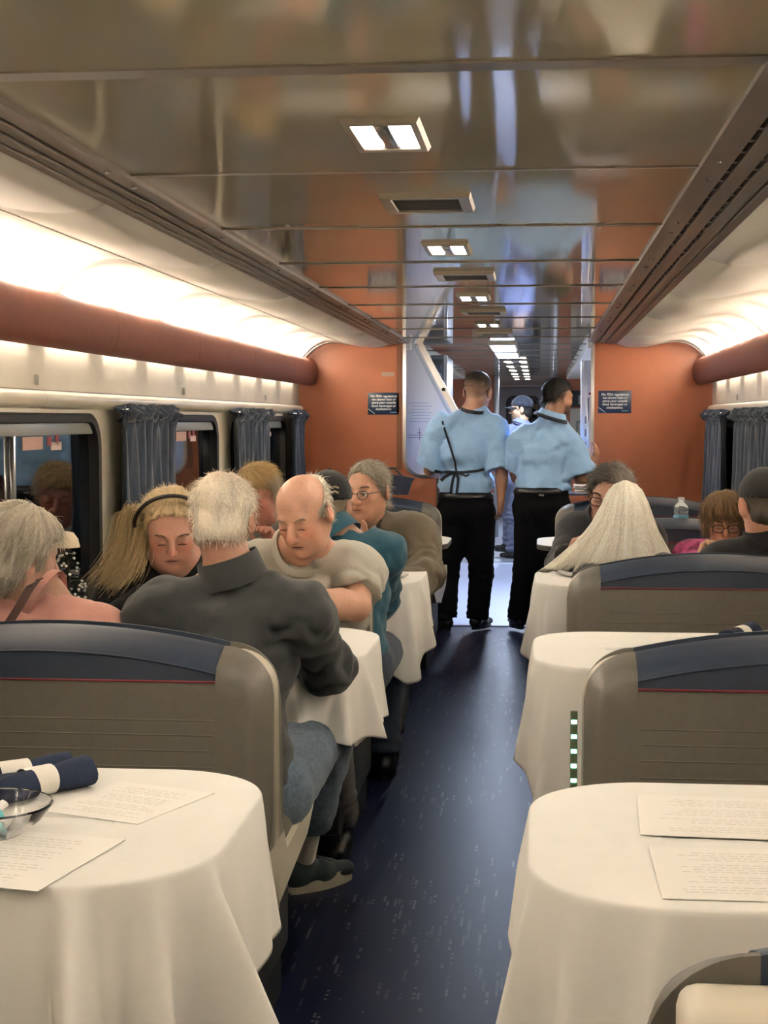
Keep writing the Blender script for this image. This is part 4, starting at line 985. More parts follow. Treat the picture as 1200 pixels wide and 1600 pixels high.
    # ---------------- hair
    if hair:
        kind = hair['kind']; col = np.array(hair['col'], float)
        if kind != 'none':
            th = hair.get('th', .012); G = Field(hair.get('h', .0045))
            vol = hair.get('vol', (1, 1, 1))
            G.ell(hp(0,-.016,.036+th*.35), L3(.076*wd*vol[0]+th,.094*vol[1]+th,.080*vol[2]+th)*hs, RH, 0)
            if hair.get('nape', True): G.ell(hp(0,-.052,-.035), L3(.062*wd+th*.8,.050+th*.8,.05)*hs, RH, .03)
            for e in hair.get('add', []): G.ell(hp(*e[0]), L3(*e[1])*hs, RH, .03)
            line = hair.get('line', ([-.12,-.06,-.03,.0,.03,.06,.10], [-.075,-.075,-.045,-.005,.035,.062,.072]))
            HR = RH/hs
            def keep(X, Y, Z):
                dx, dy, dz = X-H[0], Y-H[1], Z-H[2]
                lx = dx*HR[0,0]+dy*HR[1,0]+dz*HR[2,0]; ly = dx*HR[0,1]+dy*HR[1,1]+dz*HR[2,1]; lz = dx*HR[0,2]+dy*HR[1,2]+dz*HR[2,2]
                d = (np.interp(ly, line[0], line[1])-lz)
                if kind == 'ring':
                    d = np.maximum(d, lz-np.interp(ly, [-.1,-.05,.0,.04], [.085,.07,.035,.02])*hair.get('ringtop', 1)+.0*lx)
                    d = np.maximum(d, ly-.028)
                return (d*hs).astype(np.float32)
            G.fun(H-L3(.3,.3,.3), H+L3(.3,.3,.3), keep)
            v, q_ = G.solve(); v = relax(v, q_, 2); N = normals(v, q_); lc = ((v-H) @ RH)/hs
            lump = hair.get('lump', .004); fr = hair.get('freq', (38, 12, 12))
            ang = np.arctan2(lc[:,0], -lc[:,1]+.02); dn = vnoise(np.c_[ang*6+5, lc[:,2]*fr[1]+3, lc[:,1]*fr[2]+9])+.5*vnoise(np.c_[ang*15, lc[:,2]*fr[1]*1.7, lc[:,1]*fr[2]*2])
            v = v + N*(dn*lump*hs)[:, None]
            cc = col*(1+.22*dn)[:, None]
            if hair.get('col2') is not None:
                mk = np.clip(hair['mix'](lc), 0, 1)[:, None]; cc = cc*(1-mk)+np.array(hair['col2'])*(1+.2*dn)[:, None]*mk
            ho = qmesh('hair', v, q_, m_hair, R0, np.clip(cc, 0, 1))
            n = hair.get('n', 1800)
            if n:
                ok = np.where(np.linalg.norm(v-H, axis=1) > .07*hs)[0]; pick = ok[NR.randint(0, len(ok), n)]; P0, D = v[pick]-N[pick]*.003, N[pick]; lp = lc[pick]
                fl = hair.get('flow', (0, -.5, -.8)); T = np.tile(RH @ np.array(fl, float), (n, 1))
                if hair.get('radial', True): T = T + (RH @ (np.c_[lp[:,0]*6, lp[:,1]*2, np.zeros(n)]).T).T*.5
                T -= D*(T*D).sum(1)[:, None]; T /= np.maximum(np.linalg.norm(T, axis=1), 1e-6)[:, None]
                D2 = T + D*hair.get('lift', .25) + NR.normal(size=(n, 3))*hair.get('mess', .18)
                c2 = np.clip(cc[pick], 0, 1)
                so = strands('hair_locks', P0, D2, NR.uniform(.6, 1.2, n)*hair.get('len', .03)*hs, c2, ho, r=hair.get('r', .0014), droop=hair.get('droop', .25), curl=hair.get('curl', .3), var=.2)
    # ---------------- top garment
    if top:
        G = Field(top.get('h', .0085)); ea = top.get('ease', .012)
        for q in 'LR':
            k_ = 1+ (g-1)*.5; e0, e1 = (.053*k_+ea)*s, (.047*k_+ea)*s
            if top['sleeve'] == 'long':
                G.cone(sh[q], el[q], e0, e1, .045); G.cone(el[q], wr[q], e1*1.0, (.034+ea)*s, .02)
                dv = wr[q]-el[q]; dv /= np.linalg.norm(dv)
                if top.get('cuff', True): G.cone(wr[q]-dv*.035, wr[q]-dv*.005, (.036+ea)*s, (.036+ea)*s, .008)
                G.cut(wr[q]+dv*.0, dv, .07)
            elif top['sleeve'] == 'short':
                t = top.get('slen', .78); p = sh[q]+(el[q]-sh[q])*t; dv = p-sh[q]; dv /= np.linalg.norm(dv); e2 = (.056*k_+ea*1.8)*s*top.get('slw', 1)
                G.cone(sh[q], p, e0, e2, .04); G.cut(p-dv*.004, dv, .16)
        G.ell(C+fw*.004, L3(.150*g+ea,.098*g+ea,.150)*s, RT, 0)
        G.ell((C*.42+PV*.58)+fw*.02*g, L3(.142*g+ea,.108*g**1.5+ea,.14)*s, RT, .06)
        G.ell(PV+up*.02, L3(.150*g+ea,.112*g+ea,.10)*s, RT, .06)
        G.cone(sh['L']-up*.012, sh['R']-up*.012, (.050+ea)*s, (.050+ea)*s, .05, flat=(fw, .95))
        for q in 'LR':
            G.cone(NB-up*.012*s, sh[q]-up*.004, (.044+ea*.6)*s, (.050+ea)*s, .05)
            if top.get('bust'): G.ell(C+sx*(.075 if q == 'R' else -.075)*s+fw*.085*s-up*.03, L3(.062,.05,.06)*s*top['bust'], RT, .05)
        G.cut(PV+up*top.get('hem', -.06), -up, .34)
        if top.get('vneck'):
            for t in (0, .5, 1.0): G.ell(NB+fw*(.075+.05*t)*s-up*(.02+.055*t*top['vneck'])*s, L3(.050-.03*t,.06,.035)*s, RT, .01, True)
        v, q_ = G.solve(); v = relax(v, q_, 2); N = normals(v, q_)
        wk = top.get('wrinkle', .006); l2 = (v-C) @ RT
        fx = .55*vnoise(np.c_[l2[:,0]*9+l2[:,2]*7+4, l2[:,1]*9, l2[:,2]*22-l2[:,0]*9]) + .5*vnoise(np.c_[l2[:,0]*26+7, l2[:,1]*12+l2[:,2]*9, l2[:,2]*9+3]) + .3*vnoise(l2*30+11)
        fx = np.sign(fx)*np.abs(fx)**1.25
        if top.get('vfold'): fx = fx + top['vfold']*vnoise(np.c_[l2[:,0]*17+2+l2[:,2]*3, l2[:,1]*10+5, l2[:,2]*3.2+1])
        # folds gathering across elbows and armpits
        for q in 'LR':
            for P_, amp, rad in ((el[q], .75, .10), (sh[q]-up*.08-sx*(.03 if q == 'R' else -.03), .6, .09)):
                dd = np.linalg.norm(v-P_, axis=1); dv = wr[q]-sh[q]; dv /= np.linalg.norm(dv)
                fx = fx + amp*np.exp(-(dd/rad)**2)*np.sin(((v-P_) @ dv)*95+6*vnoise(v*16))
        if top.get('band'): fx = fx - .0
        v = v + N*(fx*wk)[:, None]
        qmesh(top.get('name', 'shirt'), v, q_, top['mat'], R0)
        col_ = top.get('collar')
        if col_:
            nd = (hp(0,-.028,-.055)-NB); nd /= np.linalg.norm(nd); a1 = np.cross(nd, fw); a1 /= np.linalg.norm(a1); a2 = np.cross(a1, nd)
            if (a2 @ fw) < 0: a2 = -a2
            rr = nr*1.12+.012; R_l = []
            hgt = {'band': .018, 'stand': .05, 'shirt': .036, 'crew': .016}[col_]; zs = ([-.022,-.006,0,-.004,-.02] if col_ in ('band','crew') else [-.02,.3*hgt,.8*hgt,hgt,.9*hgt,.3*hgt])
            rs_ = ([1.22,1.16,1.1,1.04,1.0] if col_ in ('band','crew') else [1.20,1.13,1.08,1.05,.99,.96])
            for z_, r_ in zip(zs, rs_):
                row = []
                for i in range(28):
                    a = 2*math.pi*i/28; fz = -.028*max(0, math.sin(a))**2*(1 if col_ != 'stand' else .6)-.004
                    row.append(NB + (a1*math.cos(a)+a2*math.sin(a)*1.05)*rr*r_ + nd*(z_+.008+fz+.006*max(0,-math.sin(a))) )
                R_l.append(row)
            MB().rings(R_l, cap=False).build('collar', top.get('cmat', top['mat']), R0, ang=80)
            if top.get('tape'):
                R_l = []
                for z_, r_ in ((.010,1.37),(.012,1.44),(-.006,1.62),(-.012,1.60)):
                    R_l.append([NB + (a1*math.cos(a)+a2*math.sin(a)*1.05)*rr*r_ + nd*(z_-.030*max(0,math.sin(a))**2+.010*max(0,-math.sin(a))) for a in [2*math.pi*i/28 for i in range(28)]])
                MB().rings(R_l, cap=False).build('neck_tape', top['tape'], R0, ang=80)
            if col_ == 'shirt':
                R_l = []
                for z_, r_ in ((hgt+.004,1.06),(hgt*.5,1.22),(hgt*-.12,1.34)):
                    R_l.append([NB + (a1*math.cos(a)+a2*math.sin(a)*1.05)*rr*r_ + nd*(z_+.006-.030*max(0,math.sin(a))**2+.006*max(0,-math.sin(a))) for a in [2*math.pi*i/28+math.pi/2+.25 for i in range(26)]])
                MB().rings(R_l, close=False, cap=False).build('collar_fold', top.get('cmat', top['mat']), R0, ang=80)
    # ---------------- trousers and shoes
    if bottom:
        G = Field(bottom.get('h', .0095)); e = bottom.get('ease', .012)
        G.ell(PV, L3(.150*g+e,.108*g+e,.105)*s, np.eye(3), 0)
        if bottom.get('waist'): G.ell(PV+L3(0,0,.08), L3(.148*g+e,.110*g+e,.09), np.eye(3), .03)
        for q in 'LR':
            hp_, kn, an = (np.array(J[k+q], float) for k in ('hip','kn','an'))
            G.cone(hp_, kn, (.082*g+e)*s, (.058+e)*s, .06); G.cone(kn, an, (.058+e)*s, (.046+e*bottom.get('flare', 1))*s, .03)
            dv = an-kn; dv /= np.linalg.norm(dv); G.cut(an+dv*bottom.get('hem', .0), dv, .2)
        if bottom.get('topz') is not None: G.cut((PV[0], PV[1], PV[2]+bottom['topz']), (0,0,1), .3)
        v, q_ = G.solve(); v = relax(v, q_, 2); N = normals(v, q_)
        fx = .6*vnoise(np.c_[v[:,0]*14, v[:,1]*9, v[:,2]*24])+.4*vnoise(v*34+5)
        for q in 'LR':
            kn = np.array(J['kn'+q], float); an = np.array(J['an'+q], float)
            for P_, amp, rad in ((kn, 1, .10), (an+(kn-an)*.12, 1.2, .09)):
                dd = np.linalg.norm(v-P_, axis=1); fx = fx+amp*np.exp(-(dd/rad)**2)*np.sin(v[:,2]*120+4*vnoise(v*12))
        v = v+N*(fx*bottom.get('wrinkle', .005))[:, None]
        qmesh(bottom.get('name', 'trousers'), v, q_, bottom['mat'], R0)
        for q in 'LR':
            an = np.array(J['an'+q], float); kn = np.array(J['kn'+q], float); td = np.array((shoes or {}).get('toe'+q, (0,1,0)), float); td /= np.linalg.norm(td)
            sk = Field(.006); sk.cone(an+(kn-an)*.25, L3(an[0],an[1],an[2]-.03), .040*s, .036*s, 0); v, q_ = sk.solve(); qmesh('sock', v, q_, (shoes or {}).get('sock', mat('black_sock', (.01,.01,.012), .9)), R0)
            z0 = an[2]-.085 if (shoes or {}).get('lift') else .0
            b0 = L3(an[0],an[1],z0); G = Field(.006)
            G.cone(b0-td*.035+L3(0,0,.052), b0+td*.06+L3(0,0,.045), .038, .040, 0); G.cone(b0+td*.06+L3(0,0,.042), b0+td*.165+L3(0,0,.036), .040, .034, .03, flat=((0,0,1), .8))
            G.cone(b0-td*.03+L3(0,0,.05), b0+L3(0,0,.095), .036, .042, .02)
            G.cut(b0+L3(0,0,.022), (0,0,-1), .4); v, q_ = G.solve(); v = relax(v, q_, 1)
            so = qmesh('shoe', v, q_, (shoes or {}).get('mat', mat('black_shoe_leather', (.008,.008,.009), .45)), R0)
            w2 = np.cross(td, (0,0,1)); P = []
            for i in range(28):
                a = 2*math.pi*i/28; c_, s_ = math.cos(a), math.sin(a); P.append((b0+td*(.062+.132*c_)+w2*s_*(.043-.006*c_*(c_ > 0)-.004*(c_ < -.3)))[:2])
            P = [tuple(p) for p in P]; hh = (shoes or {}).get('sole_h', .026)
            MB().rings([[(p[0],p[1],z0+.0) for p in P],[(p[0]*1.0,p[1],z0+hh*.5) for p in P],[(p[0],p[1],z0+hh+(.012 if hh > .03 else 0)*abs((i/28)*2-1)) for i, p in enumerate(P)]]).build('sole', (shoes or {}).get('sole', m_rubber), so, ang=50)
    return dict(root=R0, body=body, hp=hp, RH=RH, H=H, s=hs, NB=NB, C=C, PV=PV, RT=RT, J=J)
def to_local(root, rot):
    c, sn = math.cos(-rot), math.sin(-rot)
    def f(P): x, y = P[0]-root[0], P[1]-root[1]; return np.array([c*x-sn*y, sn*x+c*y, P[2]])
    return f
def seated_joints(**k):
    J = dict(pelvis=(0,0,.56), chest=(0,.05,.84), neck=(0,.075,1.02), shL=(-.165,.06,.965), shR=(.165,.06,.965), elL=(-.22,.14,.72), elR=(.22,.14,.72), wrL=(-.12,.36,.83), wrR=(.12,.36,.83),
             hipL=(-.09,.03,.53), hipR=(.09,.03,.53), knL=(-.11,.44,.54), knR=(.11,.44,.54), anL=(-.11,.42,.12), anR=(.11,.42,.12))
    J.update(k); return J
def spectacles(p, m, lens=True, rim=.0014, rect=False, drop=0):
    hp, r = p['hp'], empty('spectacles'); r.parent = p['root']; s = p['s']
    for q in (-1, 1):
        pts = []
        for i in range(21):
            a = 2*math.pi*i/20; c_, s_ = math.cos(a), math.sin(a)
            if rect: c_, s_ = np.sign(c_)*abs(c_)**.6, np.sign(s_)*abs(s_)**.6
            pts.append(hp(q*.032+.023*c_, .101-.006*abs(c_*q+.3), -.002+drop+.0165*s_))
        MB().tube(pts, rim*s, 6).build('rim', m, r)
        if lens: MB().add([hp(q*.032+.022*math.cos(2*math.pi*i/20), .1, -.002+drop+.0155*math.sin(2*math.pi*i/20)) for i in range(20)], [tuple(range(20))]).build('lens', mat('spectacle_lens', (.9,.95,1), .03, alpha=.10, spec=.6), r, smooth=False)
        MB().tube([hp(q*.056,.096,.004+drop), hp(q*.072,.07,.006), hp(q*.083,.0,.008), hp(q*.084,-.02,-.004)], rim*s, 6).build('temple', m, r)
    MB().tube([hp(-.010,.101,.002+drop), hp(0,.106,.005+drop), hp(.010,.101,.002+drop)], rim*s, 6).build('bridge', m, r)
def cap_on(p, m, brim_dir=0, name='cap', h=.005, opening=None):
    hp, RH, H, s = p['hp'], p['RH'], p['H'], p['s']; r = empty(name); r.parent = p['root']; G = Field(h)
    G.ell(hp(0,-.014,.040), L3(.087,.106,.094)*s, RH, 0)
    nz = RH[:, 2]; G.cut(hp(0,0,.028), -nz+RH[:,1]*.12, .3); G.ell(hp(0,-.014,.034), L3(.081,.099,.088)*s, RH, .002, True)
    v, q = G.solve(); v = relax(v, q, 1); qmesh('crown', v, q, m, r)
    Rb = RH @ np.array(Matrix.Rotation(brim_dir, 3, 'Z')); rows = []
    for j in range(6):
        t = j/5; rows.append([H + (Rb @ np.array([.082*math.sin(a)*(1-.02*t), -.01+.094*math.cos(a)+.072*t*max(0,math.cos(a))**.6, .034-.012*t-.016*math.sin(a)**2]))*s for a in np.linspace(-1.15,1.15,21)])
    o = MB().sheet(rows).build('brim', m, r, ang=180); o.modifiers.new('s', 'SOLIDIFY').thickness = .003
    G = MB(); G.lathe([(0,.006),(.006,.005),(.008,0),(0,-.002)], (0,0,0), 10); o = G.build('button', m, r); o.location = hp(0,-.014,.134)
    return r
PI = math.pi
SKIN, SKIN2 = (.50,.285,.20), (.43,.225,.15)
jeans = fabric('faded_blue_denim', (.085,.125,.175), .3, 90, .35, 700)
jeans_d = fabric('dark_denim', (.020,.032,.06), .25, 90)
blackcloth = fabric('black_cloth', (.006,.006,.007), .2, 200, .15, rough=.8, sheen=0)
shirt_blue = fabric('light_blue_shirt_cotton', (.27,.46,.74), .06, 120, .12, 900, .8, .1)
# ---- man in charcoal fleece, seated with his back to us ------------------------------------------------------------
rt = (-.765, 3.68); T = to_local(rt, 0)
fleece = fabric('charcoal_fleece', (.040,.043,.043), .15, 300, .3, 700)
J = seated_joints(pelvis=(0,0,.53), chest=(-.01,.07,.83), neck=(.0,.12,1.055), shL=(-.185,.08,.965), shR=(.185,.08,.965),
    elL=(-.255,.16,.76), elR=tuple(T(at(515,1045,3.92))), wrL=(-.12,.38,.84), wrR=tuple(T(at(455,1030,4.15))),
    hipL=(-.10,.05,.50), hipR=(.11,.06,.52), knL=(-.14,.50,.55), knR=(.20,.62,.63), anL=(-.14,.52,.12), anR=(.05,.93,.115))
p = person('man in a charcoal fleece and jeans seen from behind, white haired, leaning over the table', rt, 0, T(at(349,813,3.82)), (.03,.22,0), J, SKIN2, s=.95, girth=1.13,
    face=dict(neck=.058, ear=1.05, ruddy=.6, mouth=False),
    hair=dict(kind='short', col=(.82,.74,.62), col2=(.60,.40,.28), mix=lambda l: np.exp(-(((l[:,2]-.118)/.03)**2+((l[:,1]+.035)/.05)**2+((l[:,0]+.01)/.045)**2))*.55, th=.007, n=3000, len=.028, lift=.22, mess=.28, r=.0011, lump=.004, flow=(.25,-.6,-.6), vol=(1.02,1,1.02),
        line=([-.12,-.06,-.03,.0,.03,.06,.10], [-.062,-.062,-.045,-.012,.035,.062,.072])),
    top=dict(sleeve='long', mat=fleece, ease=.016, wrinkle=.017, vfold=.5, collar='stand', hem=-.09, name='fleece_jacket'),
    bottom=dict(mat=jeans, ease=.016, wrinkle=.006, name='jeans', flare=1.5, hem=-.14),
    hands=dict(R=((-.6,.8,0),(0,0,-1)), L=((.6,.8,0),(0,0,-1))),
    shoes=dict(mat=fabric('dark_teal_trainer_mesh', (.022,.034,.038), .3, 200), sole=mat('cream_rubber_sole', (.52,.47,.36), .6), sole_h=.036, toeR=(.68,.73,0), sock=fabric('cream_sock_knit', (.55,.50,.42))))
an = np.array(J['anR']); td = np.array([.68,.73,0]); 
b = MB(); w2 = np.cross(td, (0,0,1))
for i in range(4):
    c = an*L3(1,1,0) + td*(.055+.02*i) + L3(0,0,.094-.007*i); b.tube([c-w2*.025, c+L3(0,0,.004), c+w2*.025], .0028, 5)
b.build('shoelaces', fabric('grey_lace', (.12,.15,.16)), p['root'])
# ---- woman in pink, grey hair, left edge ----------------------------------------------------------------------------
rt = (-1.26, 3.68); T = to_local(rt, 0); pink = fabric('salmon_pink_knit', (.57,.285,.235), .07, 200, .15)
J = seated_joints(pelvis=(0,0,.53), chest=(0,.06,.80), neck=(.0,.10,1.0), shL=(-.165,.07,.915), shR=(.165,.07,.905), elL=(-.22,.2,.74), elR=(.20,.22,.76), wrL=(-.12,.4,.84), wrR=(.06,.42,.84))
p = person('older woman with short grey hair in a pink top with a brown shoulder strap', rt, 0, T(at(32,872,3.80)), (-.75,.12,.05), J, SKIN, s=.98, girth=1.12,
    face=dict(neck=.052, ruddy=.5, mouth=False),
    hair=dict(kind='short', col=(.52,.47,.38), th=.021, n=4200, len=.042, lift=.06, mess=.2, lump=.010, r=.0012, flow=(0,-.55,-.75), vol=(1.02,1.02,1.0), add=[((0,-.06,-.02),(.078,.055,.065))],
        line=([-.12,-.06,-.03,.0,.02,.045,.10], [-.11,-.11,-.095,-.062,-.005,.055,.07])),
    top=dict(sleeve='long', mat=pink, ease=.014, wrinkle=.014, collar='crew', name='pink_top', hem=-.09), bottom=dict(mat=jeans_d))
b = MB(); R_ = []
pts = [T(at(u, v, Y)) for u, v, Y in ((62,905,3.70),(46,920,3.625),(30,948,3.59),(12,976,3.575),(-8,1008,3.57),(-40,1050,3.57))]
for i, q in enumerate(pts):
    t = pts[min(i+1,len(pts)-1)]-pts[max(i-1,0)]; t /= np.linalg.norm(t); sd = np.cross(t, (0,1,.25)); sd /= np.linalg.norm(sd); o_ = np.cross(sd, t)
    R_.append([q+sd*.010+o_*.002, q-sd*.010+o_*.002, q-sd*.010-o_*.002, q+sd*.010-o_*.002])
b.rings(R_).build('shoulder_strap', mat('brown_leather', (.06,.022,.014), .5), p['root'])
# ---- blonde woman with black headband, facing us ---------------------------------------------------------------------
rt = (-1.19, 5.06); T = to_local(rt, PI); blk = fabric('black_knit_top', (.008,.008,.009), .2, 200, .2)
J = seated_joints(pelvis=(0,0,.53), chest=(-.01,.09,.80), neck=(-.02,.16,1.005), shL=(-.17,.12,.93), shR=(.17,.12,.935), elL=(-.22,.20,.74), elR=(.235,.22,.74), wrL=(-.05,.42,.85), wrR=tuple(T(at(228,935,4.70))))
p = person('blonde woman with a black headband and black top looking down at the table', rt, PI, T(at(266,826,4.83)), (.30,.50,.02), J, (.56,.30,.22), s=1.03, girth=1.22,
    face=dict(wide=1.1, jowl=.95, chin2=True, eyes='closed', brow=(.22,.14,.08), ruddy=.75, neck=.06, nose=.92, frown=.14, lips=(.42,.17,.14)),
    hair=dict(kind='short', col=(.52,.40,.23), th=.009, n=2600, len=.05, lift=.02, mess=.06, lump=.006, flow=(.0,-.8,-.2), radial=False, droop=.1, curl=.15, nape=True,
        line=([-.12,-.06,-.02,.01,.035,.06,.085,.12], [-.13,-.13,-.10,-.05,.045,.088,.110,.12])),
    top=dict(sleeve='long', mat=blk, ease=.014, bust=1.2, vneck=1.0, name='black_top', hem=-.09), bottom=dict(mat=blackcloth),
    hands=dict(R=((-.5,.75,-.1),(0,-.2,-1),(.5,.6,.5))))
hp, RH = p['hp'], p['RH']; hr = [o for o in p['root'].children if o.name.startswith('hair')][0]
MB().tube([hp(.110*math.sin(a), .012+.020*math.cos(a), .028+.112*math.cos(a)) for a in np.linspace(-1.65,1.65,29)], .0065, 8).build('headband', mat('dark_headband', (.02,.012,.010), .5), p['root'])
# long lock swept forward over her right shoulder, towards the window
n = 1100; tgt = [T(at(*q)) for q in ((214,800,4.86),(204,850,4.78),(192,882,4.70),(168,912,4.66))]
t_ = NR.uniform(0, 1, n); P0 = np.array([hp(.085+.010*NR.uniform(-1,1), .03-.10*a, .05-.075*a+.03*NR.uniform(-1,1)) for a in t_])
V = []; 
def lock(P0, ctrl, spread, name, col, parent, r=.0012, seg=12, endspread=.05):
    n = len(P0); Vv = np.zeros((n, seg+1, 3)); jit = NR.normal(size=(n, 3)); cut = NR.uniform(.72, 1.0, n)
    for i in range(n):
        K = [P0[i]] + [c + jit[i]*np.array([1,.8,.6])*(spread+(endspread-spread)*(k/len(ctrl))) for k, c in enumerate(ctrl)]
        K = np.array(K)
        for j in range(seg+1):
            u = j/seg*cut[i]*(len(K)-1); a = min(int(u), len(K)-2); f = u-a
            p0, p1, p2, p3 = K[max(a-1,0)], K[a], K[a+1], K[min(a+2,len(K)-1)]
            Vv[i, j] = .5*((2*p1)+(-p0+p2)*f+(2*p0-5*p1+4*p2-p3)*f*f+(-p0+3*p1-3*p2+p3)*f**3)
    d = np.gradient(Vv, axis=1); d /= np.maximum(np.linalg.norm(d, axis=2, keepdims=True), 1e-9)
    sd = np.cross(d, np.array([.3,.5,.8])); sd /= np.maximum(np.linalg.norm(sd, axis=2, keepdims=True), 1e-9); ot = np.cross(d, sd)
    W = np.zeros((n, seg+1, 3, 3))
    for q in range(3):
        a = 2*PI*q/3; rad = (r*(1-.6*np.linspace(0,1,seg+1)**2))[None, :, None]; W[:, :, q] = Vv+(sd*math.cos(a)+ot*math.sin(a))*rad
    base = (np.arange(n)*(seg+1)*3)[:, None]; f = [base+np.array([[j*3+q, j*3+(q+1)%3, (j+1)*3+(q+1)%3, (j+1)*3+q]]) for j in range(seg) for q in range(3)]
    C = np.array(col)*(1+NR.uniform(-.32,.28,(n,1))); return qmesh(name, W.reshape(-1,3), np.concatenate(f), m_hair, parent, np.repeat(np.clip(C,0,1), (seg+1)*3, 0))
lock(P0, tgt, .020, 'long_lock', (.50,.375,.20), hr, endspread=.035)
P1 = np.array([hp(-.085+.01*NR.uniform(-1,1), .02-.10*a, .04-.07*a) for a in NR.uniform(0,1,420)])
lock(P1, [hp(-.095,-.03,-.07), hp(-.11,-.02,-.13), hp(-.12,-.03,-.2)], .012, 'long_lock', (.50,.375,.20), hr, endspread=.02)
# ---- bald man in a grey T-shirt, facing us -----------------------------------------------------------------------------
rt = (-.755, 5.06); T = to_local(rt, PI); tee = fabric('heather_grey_jersey', (.36,.335,.28), .1, 260, .15)
J = seated_joints(pelvis=(0,0,.53), chest=(0,.10,.82), neck=(.0,.155,1.045), shL=(-.175,.11,.965), shR=(.185,.11,.965), elL=tuple(T(at(556,948,4.83))), anL=(-.10,.0,.12), anR=(.10,.0,.12), elR=(.245,.19,.76), wrL=tuple(T(at(470,934,4.66))), wrR=(.06,.42,.86))
p = person('bald man with white side hair in a grey T-shirt looking down, forearm on the table', rt, PI, T(at(474,803,4.80)), (-.33,.50,.05), J, (.50,.275,.185), s=1.04, girth=1.22,
    face=dict(wide=1.02, eyes='closed', brow=(.30,.24,.18), ruddy=.7, nose=1.15, neck=.062, ear=1.1, frown=.12, jowl=.6, lips=(.44,.20,.15)),
    hair=dict(kind='ring', col=(.58,.53,.44), th=.006, n=1500, len=.024, lift=.2, mess=.25, lump=.003, flow=(0,-.5,-.8), ringtop=.95,
        line=([-.12,-.06,-.03,.0,.02,.035], [-.065,-.065,-.045,-.015,-.02,.01])),
    top=dict(sleeve='short', mat=tee, ease=.012, collar='crew', slen=.70, slw=.92, wrinkle=.015, vfold=.4, name='tee_shirt', hem=-.09, armr=1.12), bottom=dict(mat=fabric('dark_khaki_trousers', (.035,.032,.027))),
    hands=dict(L=((.85,.4,-.1),(0,0,-1),(.5,.7,.5)), R=((-.6,.6,-.1),(0,0,-1),(.5,.6,.5))))
# ---- blond man eating, facing us at the window -----------------------------------------------------------------------
rt = (-1.27, 7.03); T = to_local(rt, PI)
J = seated_joints(neck=(0,.13,1.01), chest=(0,.08,.80), shL=(-.175,.09,.93), shR=(.175,.09,.93), elL=(-.20,.26,.80), elR=(.2,.26,.79), wrL=tuple(T(at(420,868,6.60))), wrR=(.1,.42,.86))
hd = T(at(404,774,6.82))
p = person('blond man with a ruddy face eating, his hand at his mouth', rt, PI, hd, (-.28,.34,.12), J, (.48,.21,.15), s=1.1, girth=1.1,
    face=dict(eyes='closed', brow=(.30,.18,.08), ruddy=.8, neck=.06, wide=1.04, jowl=.6),
    hair=dict(kind='short', col=(.45,.31,.14), col2=(.46,.40,.32), mix=lambda l: (np.abs(l[:,0])-.062)/.02*(l[:,2] < .07), th=.012, n=2200, len=.04, lift=.25, mess=.2, lump=.006, flow=(-.8,.25,-.3), radial=False),
    top=dict(sleeve='short', mat=fabric('pale_grey_shirt', (.33,.315,.27)), ease=.012, collar='crew', name='shirt', slen=.6), bottom=dict(mat=jeans_d),
    hands=dict(L=((.05,-.3,.75),(.5,.6,.3),(.75,.9,.6))))
# ---- man in an olive jacket with spectacles, facing us ---------------------------------------------------------------
rt = (-.735, 6.86); T = to_local(rt, PI); olive = fabric('olive_brown_jacket', (.105,.083,.052), .1, 200, .15)
J = seated_joints(pelvis=(0,0,.53), chest=(-.01,.10,.80), neck=(.03,.15,1.02), shL=(-.20,.11,.935), shR=(.19,.11,.945), elL=tuple(T(at(664,893,6.62))), elR=(.24,.22,.78), wrL=tuple(T(at(634,922,6.45))), wrR=tuple(T(at(566,860,6.40))))
p = person('grey-haired man in wire spectacles and an olive jacket, looking across the aisle side table', rt, PI, T(at(574,768,6.62)), (-.40,.08,.0), J, (.47,.25,.16), s=1.10, girth=1.18,
    face=dict(eyes='open', look=(.15,1,-.15), brow=(.16,.13,.10), ruddy=.45, nose=1.12, neck=.058, frown=.12, jowl=.55),
    hair=dict(kind='short', col=(.26,.225,.175), col2=(.36,.33,.28), mix=lambda l: (.03-l[:,2])/.04, th=.005, n=2600, len=.034, lift=.16, mess=.26, lump=.005, flow=(-.45,-.85,.0), radial=False,
        line=([-.12,-.06,-.03,.0,.03,.055,.075,.10], [-.06,-.06,-.045,-.015,.02,.075,.102,.11])),
    top=dict(sleeve='long', mat=olive, ease=.026, wrinkle=.016, vfold=.5, vneck=1.0, name='jacket', hem=-.1), bottom=dict(mat=fabric('dark_trousers', (.02,.02,.022))),
    hands=dict(R=((.35,.3,.5),(-.6,.2,-.3),(.7,.8,.6)), L=((.7,.5,-.2),(0,0,-1))))
spectacles(p, mat('thin_wire_frame', (.10,.08,.07), .3, metal=.6), rim=.0021)
NBp, fw, up, sx = p['NB'], p['RT'][:,1], p['RT'][:,2], p['RT'][:,0]
G = Field(.006); G.ell(NBp+fw*.045-up*.06, L3(.055,.045,.075), p['RT'], 0); v, q_ = G.solve(); qmesh('shirt_front', v, q_, fabric('pale_lilac_shirt', (.48,.45,.50)), p['root'])
